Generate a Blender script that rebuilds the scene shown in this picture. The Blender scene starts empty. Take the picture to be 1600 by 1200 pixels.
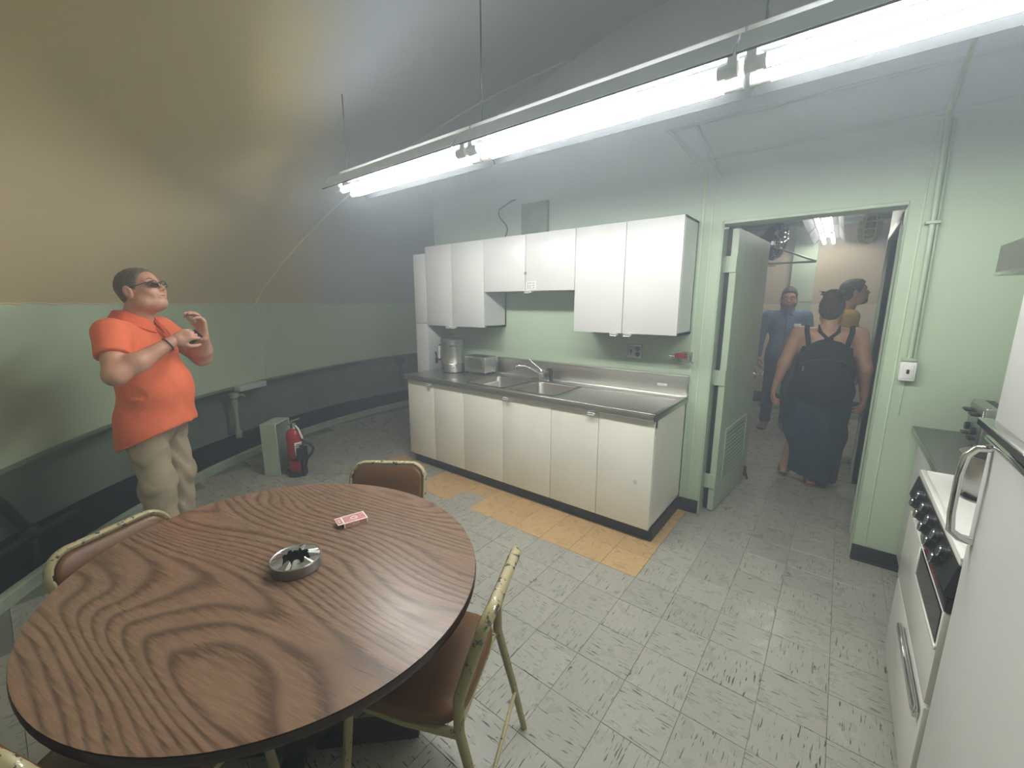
import bpy, bmesh, math, random
import numpy as np
from mathutils import Matrix, Vector
R = math.radians
random.seed(7)
S = bpy.context.scene
C = S.collection

# ------------------------------------------------------------------ camera, world, exposure
cam_d = bpy.data.cameras.new('camera')
cam = bpy.data.objects.new('camera', cam_d)
C.objects.link(cam)
cam.location = (0, 0, 1.58)
cam.rotation_euler = (R(90 - 10.9), 0, R(38.1))
cam_d.sensor_fit = 'HORIZONTAL'
cam_d.sensor_width = 36
cam_d.lens = 650 / 1600 * 36
cam_d.clip_start = 0.02
S.camera = cam

W = bpy.data.worlds.new('world')
S.world = W
W.use_nodes = True
W.node_tree.nodes['Background'].inputs[0].default_value = (0.5, 0.55, 0.6, 1)
W.node_tree.nodes['Background'].inputs[1].default_value = 0.02
HAZE = 0.06
vs = W.node_tree.nodes.new('ShaderNodeVolumeScatter')
vs.inputs['Color'].default_value = (0.82, 0.91, 1.0, 1)
vs.inputs['Density'].default_value = HAZE
vs.inputs['Anisotropy'].default_value = 0.25
W.node_tree.links.new(vs.outputs[0], W.node_tree.nodes['World Output'].inputs['Volume'])

S.view_settings.view_transform = 'Standard'
S.view_settings.look = 'None'
S.view_settings.gamma = 1
S.view_settings.use_curve_mapping = False
S.view_settings.exposure = 0.0
S.cycles.caustics_reflective = False
S.cycles.caustics_refractive = False
S.cycles.adaptive_threshold = 0.06
S.cycles.max_bounces = 7
S.cycles.diffuse_bounces = 4
S.cycles.glossy_bounces = 3
S.cycles.transmission_bounces = 4
TUBE = 74.0        # emission of the kitchen fluorescent tubes
FARTUBE = 32.0     # emission of the tubes in the room behind the doorway


# ------------------------------------------------------------------ materials
def lin(c):
    if isinstance(c, str):
        c = [int(c[i:i + 2], 16) / 255 for i in (0, 2, 4)]
        c = [x / 12.92 if x <= .04045 else ((x + .055) / 1.055) ** 2.4 for x in c]
    return (c[0], c[1], c[2], 1)


class MT:
    """small node helper around one principled material"""
    def __init__(s, name, col='808080', rough=.5, metal=0., spec=.5, emit=None, es=0., coat=0.):
        s.m = bpy.data.materials.new(name)
        s.m.use_nodes = True
        s.t = s.m.node_tree
        s.b = s.t.nodes['Principled BSDF']
        s.b.inputs['Base Color'].default_value = lin(col)
        s.b.inputs['Roughness'].default_value = rough
        s.b.inputs['Metallic'].default_value = metal
        s.b.inputs['Specular IOR Level'].default_value = spec
        s.b.inputs['Coat Weight'].default_value = coat
        if emit:
            s.b.inputs['Emission Color'].default_value = lin(emit)
            s.b.inputs['Emission Strength'].default_value = es

    def n(s, typ, **kw):
        nd = s.t.nodes.new('ShaderNode' + typ)
        for k, v in kw.items():
            if k in nd.inputs:
                nd.inputs[k].default_value = v
            else:
                setattr(nd, k, v)
        return nd

    def l(s, a, b):
        s.t.links.new(a, b)

    def coord(s, kind='Object', scale=(1, 1, 1), rot=(0, 0, 0)):
        tc = s.n('TexCoord')
        mp = s.n('Mapping')
        mp.inputs['Scale'].default_value = scale
        mp.inputs['Rotation'].default_value = rot
        s.l(tc.outputs[kind], mp.inputs[0])
        return mp.outputs[0]

    def ramp(s, fac, stops):
        r = s.n('ValToRGB')
        e = r.color_ramp.elements
        while len(e) < len(stops):
            e.new(.5)
        for x, (p, c) in zip(e, stops):
            x.position = p
            x.color = lin(c) if isinstance(c, str) else (c, c, c, 1)
        s.l(fac, r.inputs[0])
        return r.outputs[0]

    def mix(s, fac, a, b, mode='MIX'):
        x = s.n('Mix', data_type='RGBA', blend_type=mode)
        for v, i in ((fac, 0), (a, 6), (b, 7)):
            if hasattr(v, 'is_output'):
                s.l(v, x.inputs[i])
            else:
                x.inputs[i].default_value = v if i == 0 else lin(v)
        return x.outputs[2]

    def noise(s, vec, scale=5, detail=3, rough=.55, dist=0.):
        x = s.n('TexNoise')
        x.inputs['Scale'].default_value = scale
        x.inputs['Detail'].default_value = detail
        x.inputs['Roughness'].default_value = rough
        x.inputs['Distortion'].default_value = dist
        s.l(vec, x.inputs['Vector'])
        return x.outputs['Fac']

    def color(s, out):
        s.l(out, s.b.inputs['Base Color'])
        return s

    def bump(s, h, st=.2, d=.01):
        x = s.n('Bump')
        x.inputs['Strength'].default_value = st
        x.inputs['Distance'].default_value = d
        s.l(h, x.inputs['Height'])
        s.l(x.outputs[0], s.b.inputs['Normal'])
        return s


def paint(name, a, b, rough=.5, scale=3, bump=.06, **kw):
    m = MT(name, a, rough, **kw)
    v = m.coord()
    m.color(m.mix(m.ramp(m.noise(v, scale, 4), [(.35, 0.), (.7, 1.)]), a, b))
    if bump:
        m.bump(m.noise(v, 90, 2), bump, .004)
    return m.m


def metal(name, a, b, rough=.28, stretch=(1, 1, 1), scale=30, bump=.02):
    m = MT(name, a, rough, 1.)
    v = m.coord(scale=stretch)
    nz = m.noise(v, scale, 3)
    m.color(m.mix(nz, a, b))
    m.l(m.ramp(nz, [(.3, rough * .8), (.7, rough * 1.3)]), m.b.inputs['Roughness'])
    if bump:
        m.bump(nz, bump, .002)
    return m.m


M = {}


def wall_green_haze():
    # green wall colour, fading upward to grey that stands in for lamp haze
    m = MT('partition_green_haze', 'b0c6aa', .55)
    v = m.coord()
    sep = m.n('SeparateXYZ')
    m.l(v, sep.inputs[0])
    mr = m.n('MapRange', interpolation_type='SMOOTHSTEP')
    mr.inputs['From Min'].default_value = 2.05
    mr.inputs['From Max'].default_value = 2.6
    m.l(sep.outputs[2], mr.inputs['Value'])
    green = m.mix(m.noise(v, 1.2, 4), 'b6c8ae', 'afc2a7')
    grey = m.mix(m.noise(v, .8, 4), 'd2d8da', 'c8ced1')
    m.color(m.mix(mr.outputs[0], green, grey))
    m.bump(m.noise(v, 90, 2), .06, .004)
    return m.m


M['partition'] = wall_green_haze()
M['grey_paint'] = paint('pale_grey_paint', 'ccd3d3', 'c2c9ca', .5, 3)
M['green'] = paint('green_wall_paint', 'c6d8bd', 'bed1b6', .55, 1.2)
M['green_metal'] = paint('green_metal_paint', 'b2c3ab', 'a9baa2', .38, 2.0, .03)
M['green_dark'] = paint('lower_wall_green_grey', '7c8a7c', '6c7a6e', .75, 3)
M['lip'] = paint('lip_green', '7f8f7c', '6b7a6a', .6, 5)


def dome_tan_glare():
    # tan dome paint; veiling glare painted in as pale blue grey over the kitchen
    m = MT('dome_tan_glare', 'b7a57f', .75)
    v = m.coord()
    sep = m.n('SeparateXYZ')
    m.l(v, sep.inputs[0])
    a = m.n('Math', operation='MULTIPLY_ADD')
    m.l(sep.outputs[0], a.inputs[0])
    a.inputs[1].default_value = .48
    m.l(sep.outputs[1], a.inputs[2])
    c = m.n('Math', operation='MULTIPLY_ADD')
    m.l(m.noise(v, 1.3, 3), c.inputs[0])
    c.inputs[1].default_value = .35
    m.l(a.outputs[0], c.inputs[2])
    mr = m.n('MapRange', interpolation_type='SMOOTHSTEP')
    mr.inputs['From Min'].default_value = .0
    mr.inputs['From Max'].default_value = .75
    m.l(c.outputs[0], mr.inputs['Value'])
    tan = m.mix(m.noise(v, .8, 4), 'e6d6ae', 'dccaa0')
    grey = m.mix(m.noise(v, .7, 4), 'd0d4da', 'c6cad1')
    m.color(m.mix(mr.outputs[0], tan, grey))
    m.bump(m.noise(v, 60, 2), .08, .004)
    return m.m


M['tan'] = dome_tan_glare()
M['cream_wall'] = paint('cream_wall_paint', 'd2c6aa', 'c8bca0', .7, 1.)
M['far_tan'] = paint('far_wall_tan', 'b8ab90', 'aea187', .7, 1.)
M['curb'] = paint('pale_green_curb', 'a9b8a4', '93a28f', .5, 8)
M['black_base'] = paint('black_rubber', '1b1c1c', '262726', .5, 6)
M['trench'] = paint('black_band', '131416', '1d1e20', .8, 5)
M['cab_white'] = paint('white_enamel', 'd2d2cf', 'cbcbc8', .3, 2.5, 0)
M['cab_cream'] = paint('cream_enamel', 'f2efe4', 'eae6d9', .3, 2.5, 0)
M['plastic_white'] = paint('white_plastic', 'eeeeea', 'e4e4e0', .35, 3, 0)
M['steel'] = metal('stainless_steel', 'cfcec9', 'bab9b4', .33, (1.5, 40, 40), 10, .02)
M['steel_dk'] = metal('basin_steel', 'a5a19a', '928f89', .42, (8, 8, 1), 20)
M['chrome'] = metal('chrome', 'dcdcdc', 'cfcfcf', .09, (1, 1, 1), 3, 0)
M['alu'] = metal('brushed_aluminium', 'bdbdb8', 'a5a5a2', .34, (1, 1, 25), 14, .03)
M['black_plastic'] = paint('black_plastic', '17181a', '202124', .35, 8, 0)
M['dark_metal'] = paint('dark_metal', '2a2c2b', '3a3c39', .5, 9, .05)
M['fixture'] = paint('white_fixture_enamel', 'e3e3de', 'd8d8d2', .35, 4, 0)


def reflector():  # makes the added uplight sheet, not the fixtures' own reflectors
    # added translucent sheet, put in to pass lamp light up and brighten the dome
    m = MT('added_uplight_sheet', '484b4b', .5)
    tr = m.n('BsdfTranslucent')
    tr.inputs['Color'].default_value = (.95, .97, 1, 1)
    mx = m.n('MixShader')
    mx.inputs[0].default_value = UPLIGHT
    m.l(m.b.outputs[0], mx.inputs[1])
    m.l(tr.outputs[0], mx.inputs[2])
    m.l(mx.outputs[0], m.t.nodes['Material Output'].inputs[0])
    return m.m


UPLIGHT = .9
M['added_diffuser'] = reflector()
M['reflector'] = MT('reflector_enamel', '373939', .8, spec=.05).m
M['socket'] = paint('lamp_socket', 'bfc0ba', 'aeafa8', .5, 9, 0)
M['tube'] = MT('fluorescent_tube', 'ffffff', .4, emit=(.97, 1., .985), es=TUBE).m
M['tube_far'] = MT('far_fluorescent_tube', 'ffffff', .4, emit=(1., .99, .93), es=FARTUBE).m
M['bulb_dim'] = paint('cage_glass', 'a9aa98', '9fa08e', .12, 6, 0)
M['skin'] = paint('skin_pink', 'cf9d83', 'bd8770', .5, 14, .05)
M['skin2'] = paint('skin_tan', 'b98468', 'a9745b', .5, 14, .05)
M['skin3'] = paint('skin_warm', 'd0a084', 'c08d72', .5, 14, .05)
M['lips'] = paint('lips', 'ae6a5c', 'a05e52', .45, 20, 0)
M['eye_white'] = MT('eye_white', 'e8e4dc', .15).m
M['iris'] = MT('iris_dark', '2a1c14', .1).m
M['hair_grey'] = paint('grey_brown_hair', '6e6052', '51463b', .75, 60, .5)
M['hair_dark'] = paint('dark_hair', '29221d', '3a2f28', .7, 60, .5)
M['hair_brown'] = paint('brown_hair', '3d3129', '55453a', .7, 50, .5)
M['beard'] = paint('dark_beard', '4a382d', '5a463a', .85, 90, .4)


def cloth(name, a, b, weave=400, fold=7, fb=.35):
    m = MT(name, a, .85, spec=.2)
    v = m.coord()
    nz = m.noise(v, fold, 3, .5, .6)
    m.color(m.mix(m.noise(v, 40, 3), a, b))
    x = m.n('Math', operation='MULTIPLY_ADD')
    m.l(m.noise(v, weave, 1), x.inputs[0])
    x.inputs[1].default_value = .08
    m.l(nz, x.inputs[2])
    m.bump(x.outputs[0], fb, .03)
    return m.m


M['orange'] = cloth('orange_pique', 'f37f59', 'ec744e')
M['orange_dk'] = cloth('orange_collar', 'e66f4a', 'de6641')
M['khaki'] = cloth('khaki_twill', 'b5a68e', 'a89981')
M['blue_shirt'] = cloth('blue_chambray', '566c88', '4c627d')
M['charcoal'] = cloth('charcoal_denim', '2c3038', '25292f')
M['teal'] = cloth('dark_teal_jersey', '203a4c', '1b3242', 400, 5, .5)
M['yellow'] = cloth('mustard_cotton', 'c39f4c', 'b89444')
M['backpack'] = cloth('black_nylon', '17191b', '202225', 300, 9, .3)
M['leather'] = paint('tan_leather', '9c7a52', '86663f', .5, 20, .1)
M['boot'] = paint('tan_suede', '9f8a66', '8b7654', .8, 20, .1)
M['white_shoe'] = paint('white_canvas', 'd8d8d4', 'c6c6c2', .6, 20, .1)
M['vinyl'] = paint('brown_vinyl', '6e4718', '5f3c13', .42, 3, .12)
M['red'] = paint('red_enamel', 'a5171c', '930f15', .25, 4, 0)
M['stove_white'] = paint('stove_enamel', 'ecebe4', 'e3e2da', .18, 3, 0)
M['fridge'] = paint('fridge_enamel', 'e6e6e2', 'dfdfdb', .3, 2, 0)
M['glass_black'] = MT('oven_glass', '0c0d0e', .06).m
M['burner'] = paint('burner_coil', '141414', '232323', .6, 30, .1)
M['counter_grey'] = paint('grey_laminate', '62665f', '565a54', .3, 40, 0)
M['paper'] = paint('paper_label', 'e9e8e2', 'dfded6', .7, 10, 0)
M['ink'] = paint('black_ink', '222222', '2c2c2c', .7, 10, 0)
M['lens'] = MT('spectacle_lens', 'ffffff', .03).m
lb = M['lens'].node_tree.nodes['Principled BSDF']
lb.inputs['Transmission Weight'].default_value = 1
lb.inputs['IOR'].default_value = 1.05
M['fan_blue'] = paint('fan_guard_blue', '5f6f86', '51617a', .4, 8, 0)
M['cage_wire'] = paint('cage_wire_cream', 'f0e8c4', 'e4dab0', .5, 9, 0)
M['grey_plate'] = metal('outlet_plate', '9a9a94', '88887f', .45, (1, 1, 1), 20, 0)


def chipped():
    m = MT('chipped_cream_paint', 'b3a57c', .45)
    v = m.coord()
    nz = m.noise(v, 48, 5, .65)
    geo = m.n('TexCoord')
    sep = m.n('SeparateXYZ')
    m.l(geo.outputs['Object'], sep.inputs[0])
    zr = m.ramp(sep.outputs[2], [(.60, 0.), (.76, .045)])
    add = m.n('Math', operation='ADD')
    m.l(nz, add.inputs[0])
    m.l(zr, add.inputs[1])
    k = m.ramp(add.outputs[0], [(.6, 0.), (.63, 1.)])
    m.color(m.mix(k, m_paint(m, v), '8d8b84'))
    m.l(k, m.b.inputs['Metallic'])
    m.l(m.ramp(k, [(0, .45), (1, .25)]), m.b.inputs['Roughness'])
    return m.m


def m_paint(m, v):
    return m.mix(m.noise(v, 6, 3), 'a3976f', 'b5a984')


M['chair_paint'] = chipped()


def wood():
    m = MT('walnut_laminate', '6b4632', .3)
    v = m.coord(scale=(1, 1, 1), rot=(0, 0, R(-12)))
    warp = m.n('TexNoise')
    warp.inputs['Scale'].default_value = 1.0
    warp.inputs['Detail'].default_value = 1.2
    mp = m.n('Mapping')
    mp.inputs['Scale'].default_value = (.62, 2.9, 1)
    m.l(v, mp.inputs[0])
    m.l(mp.outputs[0], warp.inputs['Vector'])
    sep = m.n('SeparateXYZ')
    m.l(v, sep.inputs[0])
    # a slow noise field cut into many contour bands gives cathedral figure
    a = m.n('Math', operation='MULTIPLY_ADD')
    m.l(warp.outputs['Fac'], a.inputs[0])
    a.inputs[1].default_value = 30.0
    b = m.n('Math', operation='MULTIPLY')
    m.l(sep.outputs[1], b.inputs[0])
    b.inputs[1].default_value = 22.0
    m.l(b.outputs[0], a.inputs[2])
    fine = m.n('Mapping')
    fine.inputs['Scale'].default_value = (6, 90, 1)
    m.l(v, fine.inputs[0])
    fn = m.noise(fine.outputs[0], 1.6, 4, .6)
    a2 = m.n('Math', operation='MULTIPLY_ADD')
    m.l(fn, a2.inputs[0])
    a2.inputs[1].default_value = .55
    m.l(a.outputs[0], a2.inputs[2])
    fr = m.n('Math', operation='FRACT')
    m.l(a2.outputs[0], fr.inputs[0])
    band = m.ramp(fr.outputs[0], [(0., '4d3a2c'), (.16, '644b3a'), (.34, '876851'), (.8, '91735d'), (1., '604939')])
    pores = m.ramp(fn, [(.42, 0.), (.62, 1.)])
    m.color(m.mix(.34, band, m.mix(pores, '564334', '8b7260')))
    m.l(m.ramp(fn, [(.3, .36), (.7, .26)]), m.b.inputs['Roughness'])
    return m.m


M['wood'] = wood()
M['wood_edge'] = paint('dark_table_edge', '3b2a22', '2e211b', .35, 14, 0)


def tile(name, base, alt, dark, light):
    m = MT(name, base, .3)
    tc = m.n('TexCoord')
    oi = m.n('ObjectInfo')
    mul = m.n('Math', operation='MULTIPLY')
    m.l(oi.outputs['Random'], mul.inputs[0])
    mul.inputs[1].default_value = 137.
    cmb = m.n('CombineXYZ')
    m.l(mul.outputs[0], cmb.inputs[0])
    m.l(mul.outputs[0], cmb.inputs[1])
    ad = m.n('VectorMath', operation='ADD')
    m.l(tc.outputs['UV'], ad.inputs[0])
    m.l(cmb.outputs[0], ad.inputs[1])
    mp = m.n('Mapping')
    mp.inputs['Scale'].default_value = (2.2, 21, 1)
    m.l(ad.outputs[0], mp.inputs[0])
    n1 = m.noise(mp.outputs[0], 1.4, 3, .6, .4)
    mp2 = m.n('Mapping')
    mp2.inputs['Scale'].default_value = (3, 17, 1)
    mp2.inputs['Location'].default_value = (7, 3, 0)
    m.l(ad.outputs[0], mp2.inputs[0])
    n2 = m.noise(mp2.outputs[0], 1.3, 3, .6, .3)
    soft = m.noise(ad.outputs[0], 3, 3)
    c = m.mix(soft, base, alt)
    c = m.mix(m.ramp(n2, [(.64, 0.), (.72, .45)]), c, light)
    c = m.mix(m.ramp(n1, [(.61, 0.), (.645, 1.)]), c, dark)
    # each tile a touch lighter or darker than its neighbour
    hv = m.n('HueSaturation')
    mr = m.n('MapRange')
    mr.inputs['To Min'].default_value = .93
    mr.inputs['To Max'].default_value = 1.05
    m.l(oi.outputs['Random'], mr.inputs['Value'])
    m.l(mr.outputs[0], hv.inputs['Value'])
    m.l(c, hv.inputs['Color'])
    m.color(hv.outputs[0])
    m.l(m.ramp(soft, [(.3, .24), (.7, .36)]), m.b.inputs['Roughness'])
    m.bump(n1, .05, .002)
    return m.m


M['tile'] = tile('grey_floor_tile', 'aaa99f', 'a2a197', '3d3e39', 'c6c6bb')
M['tile_tan'] = tile('tan_floor_tile', 'cbab7c', 'c3a172', '9c7a4c', 'd6bd96')
M['slab'] = paint('floor_slab', '7b7e75', '71746c', .5, 3)


def cards_mat():
    m = MT('card_box_print', 'c0424a', .4)
    tc = m.n('TexCoord')
    uv = m.n('SeparateXYZ')
    m.l(tc.outputs['UV'], uv.inputs[0])

    def edge(o, w):
        a = m.n('Math', operation='SUBTRACT')
        m.l(o, a.inputs[0])
        a.inputs[1].default_value = .5
        b = m.n('Math', operation='ABSOLUTE')
        m.l(a.outputs[0], b.inputs[0])
        c = m.n('Math', operation='GREATER_THAN')
        m.l(b.outputs[0], c.inputs[0])
        c.inputs[1].default_value = .5 - w
        return c.outputs[0]
    mx = m.n('Math', operation='MAXIMUM')
    m.l(edge(uv.outputs[0], .06), mx.inputs[0])
    m.l(edge(uv.outputs[1], .085), mx.inputs[1])
    dist = m.n('VectorMath', operation='DISTANCE')
    mp = m.n('Mapping')
    mp.inputs['Scale'].default_value = (1.4, 1, 1)
    m.l(tc.outputs['UV'], mp.inputs[0])
    m.l(mp.outputs[0], dist.inputs[0])
    dist.inputs[1].default_value = (.7, .5, 0)
    ring = m.ramp(dist.outputs['Value'], [(.12, 0.), (.15, 1.), (.2, 1.), (.22, 0.)])
    vor = m.n('TexVoronoi')
    vor.inputs['Scale'].default_value = 15
    m.l(tc.outputs['UV'], vor.inputs['Vector'])
    pat = m.ramp(vor.outputs['Distance'], [(.3, 0.), (.42, .55)])
    c = m.mix(pat, 'b63a44', 'e6c4bd')
    c = m.mix(ring, c, 'ecd8d0')
    c = m.mix(mx.outputs[0], c, 'f0e6de')
    m.color(c)
    return m.m


M['cards'] = cards_mat()


# ------------------------------------------------------------------ mesh helpers
class B:
    """collects shapes; .obj() links them as one mesh object"""
    def __init__(s):
        s.bm = bmesh.new()

    def _merge(s, t, mat=None):
        if mat is not None:
            bmesh.ops.transform(t, matrix=mat, verts=t.verts)
        me = bpy.data.meshes.new('tmp')
        t.to_mesh(me)
        t.free()
        s.bm.from_mesh(me)
        bpy.data.meshes.remove(me)
        return s

    def box(s, x0, y0, z0, x1, y1, z1, bev=0., seg=2, mat=None):
        t = bmesh.new()
        bmesh.ops.create_cube(t, size=1)
        for v in t.verts:
            v.co = (x0 + (v.co.x + .5) * (x1 - x0), y0 + (v.co.y + .5) * (y1 - y0), z0 + (v.co.z + .5) * (z1 - z0))
        if bev:
            bmesh.ops.bevel(t, geom=t.edges[:], offset=bev, segments=seg, affect='EDGES', profile=.5)
        return s._merge(t, mat)

    def cyl(s, p0, p1, r0, r1=None, n=20, caps=True):
        r1 = r0 if r1 is None else r1
        p0, p1 = Vector(p0), Vector(p1)
        d = p1 - p0
        t = bmesh.new()
        bmesh.ops.create_cone(t, cap_ends=caps, segments=n, radius1=r0, radius2=r1, depth=d.length)
        q = d.to_track_quat('Z', 'Y').to_matrix().to_4x4()
        return s._merge(t, Matrix.Translation((p0 + p1) / 2) @ q)

    def sph(s, c, r, u=20, v=12):
        t = bmesh.new()
        bmesh.ops.create_uvsphere(t, u_segments=u, v_segments=v, radius=1)
        r = (r, r, r) if isinstance(r, (int, float)) else r
        return s._merge(t, Matrix.Translation(c) @ Matrix.Diagonal((*r, 1)))

    def tube(s, pts, r, n=10, closed=False, sx=1.):
        """round (or flattened by sx) tube along a polyline"""
        P = [Vector(p) for p in pts]
        N = len(P)
        rings = []
        prev = None
        for i in range(N):
            a = P[(i - 1) % N] if (closed or i) else P[i]
            b = P[(i + 1) % N] if (closed or i < N - 1) else P[i]
            tg = (b - a).normalized()
            up = prev if prev is not None else (Vector((0, 0, 1)) if abs(tg.z) < .9 else Vector((1, 0, 0)))
            u = (up - tg * up.dot(tg)).normalized()
            w = tg.cross(u)
            prev = u
            rr = r[i] if isinstance(r, (list, tuple)) else r
            rings.append([s.bm.verts.new(P[i] + u * math.cos(2 * math.pi * k / n) * rr + w * math.sin(2 * math.pi * k / n) * rr * sx) for k in range(n)])
        for i in range(N if closed else N - 1):
            A, Bq = rings[i], rings[(i + 1) % N]
            for k in range(n):
                s.bm.faces.new((A[k], A[(k + 1) % n], Bq[(k + 1) % n], Bq[k]))
        if not closed:
            s.bm.faces.new(rings[0][::-1])
            s.bm.faces.new(rings[-1])
        return s

    def lathe(s, prof, c=(0, 0, 0), n=40, sx=1., sy=1., rot=0.):
        c = Vector(c)
        rings = []
        for (r, z) in prof:
            if r < 1e-6:
                rings.append([s.bm.verts.new(c + Vector((0, 0, z)))])
            else:
                ring = []
                for k in range(n):
                    a = 2 * math.pi * k / n
                    x, y = r * sx * math.cos(a), r * sy * math.sin(a)
                    ring.append(s.bm.verts.new(c + Vector((x * math.cos(rot) - y * math.sin(rot), x * math.sin(rot) + y * math.cos(rot), z))))
                rings.append(ring)
        for A, Bq in zip(rings, rings[1:]):
            for k in range(n):
                a0, a1 = A[k % len(A)], A[(k + 1) % len(A)]
                b0, b1 = Bq[k % len(Bq)], Bq[(k + 1) % len(Bq)]
                f = []
                for v in (a0, a1, b1, b0):
                    if v not in f:
                        f.append(v)
                if len(f) > 2:
                    s.bm.faces.new(f)
        return s

    def prism(s, poly, fn, d0, d1):
        """poly of 2-D points, fn(u,v,d)->xyz, extruded from d0 to d1"""
        a = [s.bm.verts.new(fn(u, v, d0)) for u, v in poly]
        b = [s.bm.verts.new(fn(u, v, d1)) for u, v in poly]
        n = len(poly)
        s.bm.faces.new(a)
        s.bm.faces.new(b[::-1])
        for k in range(n):
            s.bm.faces.new((a[k], a[(k + 1) % n], b[(k + 1) % n], b[k]))
        return s

    def raw(s, V, F):
        vs_ = [s.bm.verts.new(v) for v in V]
        for f in F:
            try:
                s.bm.faces.new([vs_[i] for i in f])
            except ValueError:
                pass
        return s

    def mesh(s, name, mat, smooth=True, ang=40, fix=True):
        if fix:
            bmesh.ops.recalc_face_normals(s.bm, faces=s.bm.faces[:])
        me = bpy.data.meshes.new(name)
        s.bm.to_mesh(me)
        s.bm.free()
        me.materials.append(M[mat] if isinstance(mat, str) else mat)
        if smooth:
            me.polygons.foreach_set('use_smooth', [True] * len(me.polygons))
            me.set_sharp_from_angle(angle=R(ang))
        return me

    def obj(s, name, mat, root=None, parent=None, smooth=True, ang=40, label=None):
        """root: the thing whose frame the shapes are moved into; parent: the object it hangs under"""
        o = bpy.data.objects.new(name, s.mesh(name, mat, smooth, ang))
        C.objects.link(o)
        if root is not None:
            o.data.transform(root.matrix_basis.inverted())
            o.parent = parent or root
        if label:
            o['label'] = label
        return o


def thing(name, label, cat, loc=(0, 0, 0), rz=0., group=None):
    o = bpy.data.objects.new(name, None)
    C.objects.link(o)
    o.location = loc
    o.rotation_euler = (0, 0, rz)
    o.empty_display_size = .1
    o.matrix_basis = Matrix.Translation(loc) @ Matrix.Rotation(rz, 4, 'Z')
    return tag(o, label, cat, group)


def tag(o, label, cat, group=None):
    o['label'] = label
    o['category'] = cat
    if group:
        o['group'] = group
    return o


def struct(o):
    o['kind'] = 'structure'
    return o


def copy_tree(o, parent=None):
    c = o.copy()
    C.objects.link(c)
    if parent is not None:
        c.parent = parent
    for ch in o.children:
        copy_tree(ch, c)
    return c


# ------------------------------------------------------------------ the shell: a round floor under a dome
CX, CY, RF, RW, RB = -.38, 3.81, 4.90, 5.04, 5.24
ZT = 1.58              # height where green wall turns to tan dome
DZ0, DR = -3.60, 7.26


def dome_z(x, y):
    r2 = (x - CX) ** 2 + (y - CY) ** 2
    return DZ0 + math.sqrt(max(DR * DR - r2, .1))


def lip_z(deg):        # deg: azimuth, 0..360
    xs = [0, 176.5, 204.5, 211, 221, 230.5, 260, 360]
    zs = [.78, .78, .724, .714, .69, .64, .62, .78]
    return float(np.interp(deg % 360, xs, zs))


def ring_pt(r, deg, z):
    return (CX + r * math.cos(R(deg)), CY + r * math.sin(R(deg)), z)


def revolve(prof, name, mat, a0=0, a1=360, step=2):
    """prof(deg)-> list of (r,z); inward-facing skin with no thickness needed outside"""
    n = int((a1 - a0) / step)
    b = B()
    V, F = [], []
    rows = []
    for i in range(n + 1):
        d = a0 + i * step
        p = prof(d)
        rows.append([len(V) + k for k in range(len(p))])
        V += [ring_pt(r, d, z) for r, z in p]
    for A, Q in zip(rows, rows[1:]):
        for k in range(len(A) - 1):
            F.append((A[k], A[k + 1], Q[k + 1], Q[k]))
    b.raw(V, F)
    return b.obj(name, mat)


# floor slab
b = B()
b.lathe([(0, -.003), (RF, -.003), (RF, -.25), (0, -.25)], (CX, CY, 0), 128)
floor = struct(b.obj('floor', 'slab', smooth=False))
T = .2286
GX, GY = -.0925, 1.713


def tile_mesh(mat):
    b = B()
    h = T / 2 - .0007
    b.box(-h, -h, -.012, h, h, 0, .0012, 1)
    me = b.mesh('tile', mat, smooth=False)
    uv = me.uv_layers.new(name='UVMap')
    for lp in me.loops:
        co = me.vertices[lp.vertex_index].co
        uv.data[lp.index].uv = (co.x / T, co.y / T)
    return me


tm_grey, tm_tan = tile_mesh('tile'), tile_mesh('tile_tan')
cells = []
fx, fy = -math.sin(R(38.1)), math.cos(R(38.1))
for i in range(-26, 24):
    for j in range(-14, 40):
        x, y = GX + (i + .5) * T, GY + (j + .5) * T
        if math.hypot(x - CX, y - CY) > RF - .13:
            continue
        tan_ = (j in (2, 3) and -9 <= i <= -4) or (j == 3 and -15 <= i <= -10 and i != -13) or (j == 2 and i in (-11, -12, -14)) or (i == -4 and 4 <= j <= 6)
        if j == 2 and i == -10:
            tan_ = False
        # in the camera's view?
        dpt = x * fx + y * fy
        side = x * fy - y * fx
        zc = dpt * math.cos(R(10.9)) + 1.58 * math.sin(R(10.9))
        yc = dpt * math.sin(R(10.9)) - 1.58 * math.cos(R(10.9))
        vis = zc > .3 and abs(side / zc) < 1.28 and yc / zc > -.99
        if y > 3.3 and not (-.9 < x < .3):
            vis = False
        if x > .5 or (y > 2.7 and -3.3 < x < -.95 and y < 3.3):
            vis = False
        # tiles hidden right under the oval table show least
        hid = math.hypot((x + 1.55) / .62, (y - .62) / .5) < 1
        cells.append(((0 if vis and not hid else 1), math.hypot(x, y), i, j, x, y, tan_))
cells.sort()
for n_, (v_, d_, i, j, x, y, tn) in enumerate(cells[:300]):
    o = bpy.data.objects.new('tile', tm_tan if tn else tm_grey)
    C.objects.link(o)
    o.parent = floor
    o.location = (x, y, random.uniform(-.0004, .0004))
    o.rotation_euler = (0, 0, R(90) * ((i + j) % 2) + R(180) * random.randint(0, 1))
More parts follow.
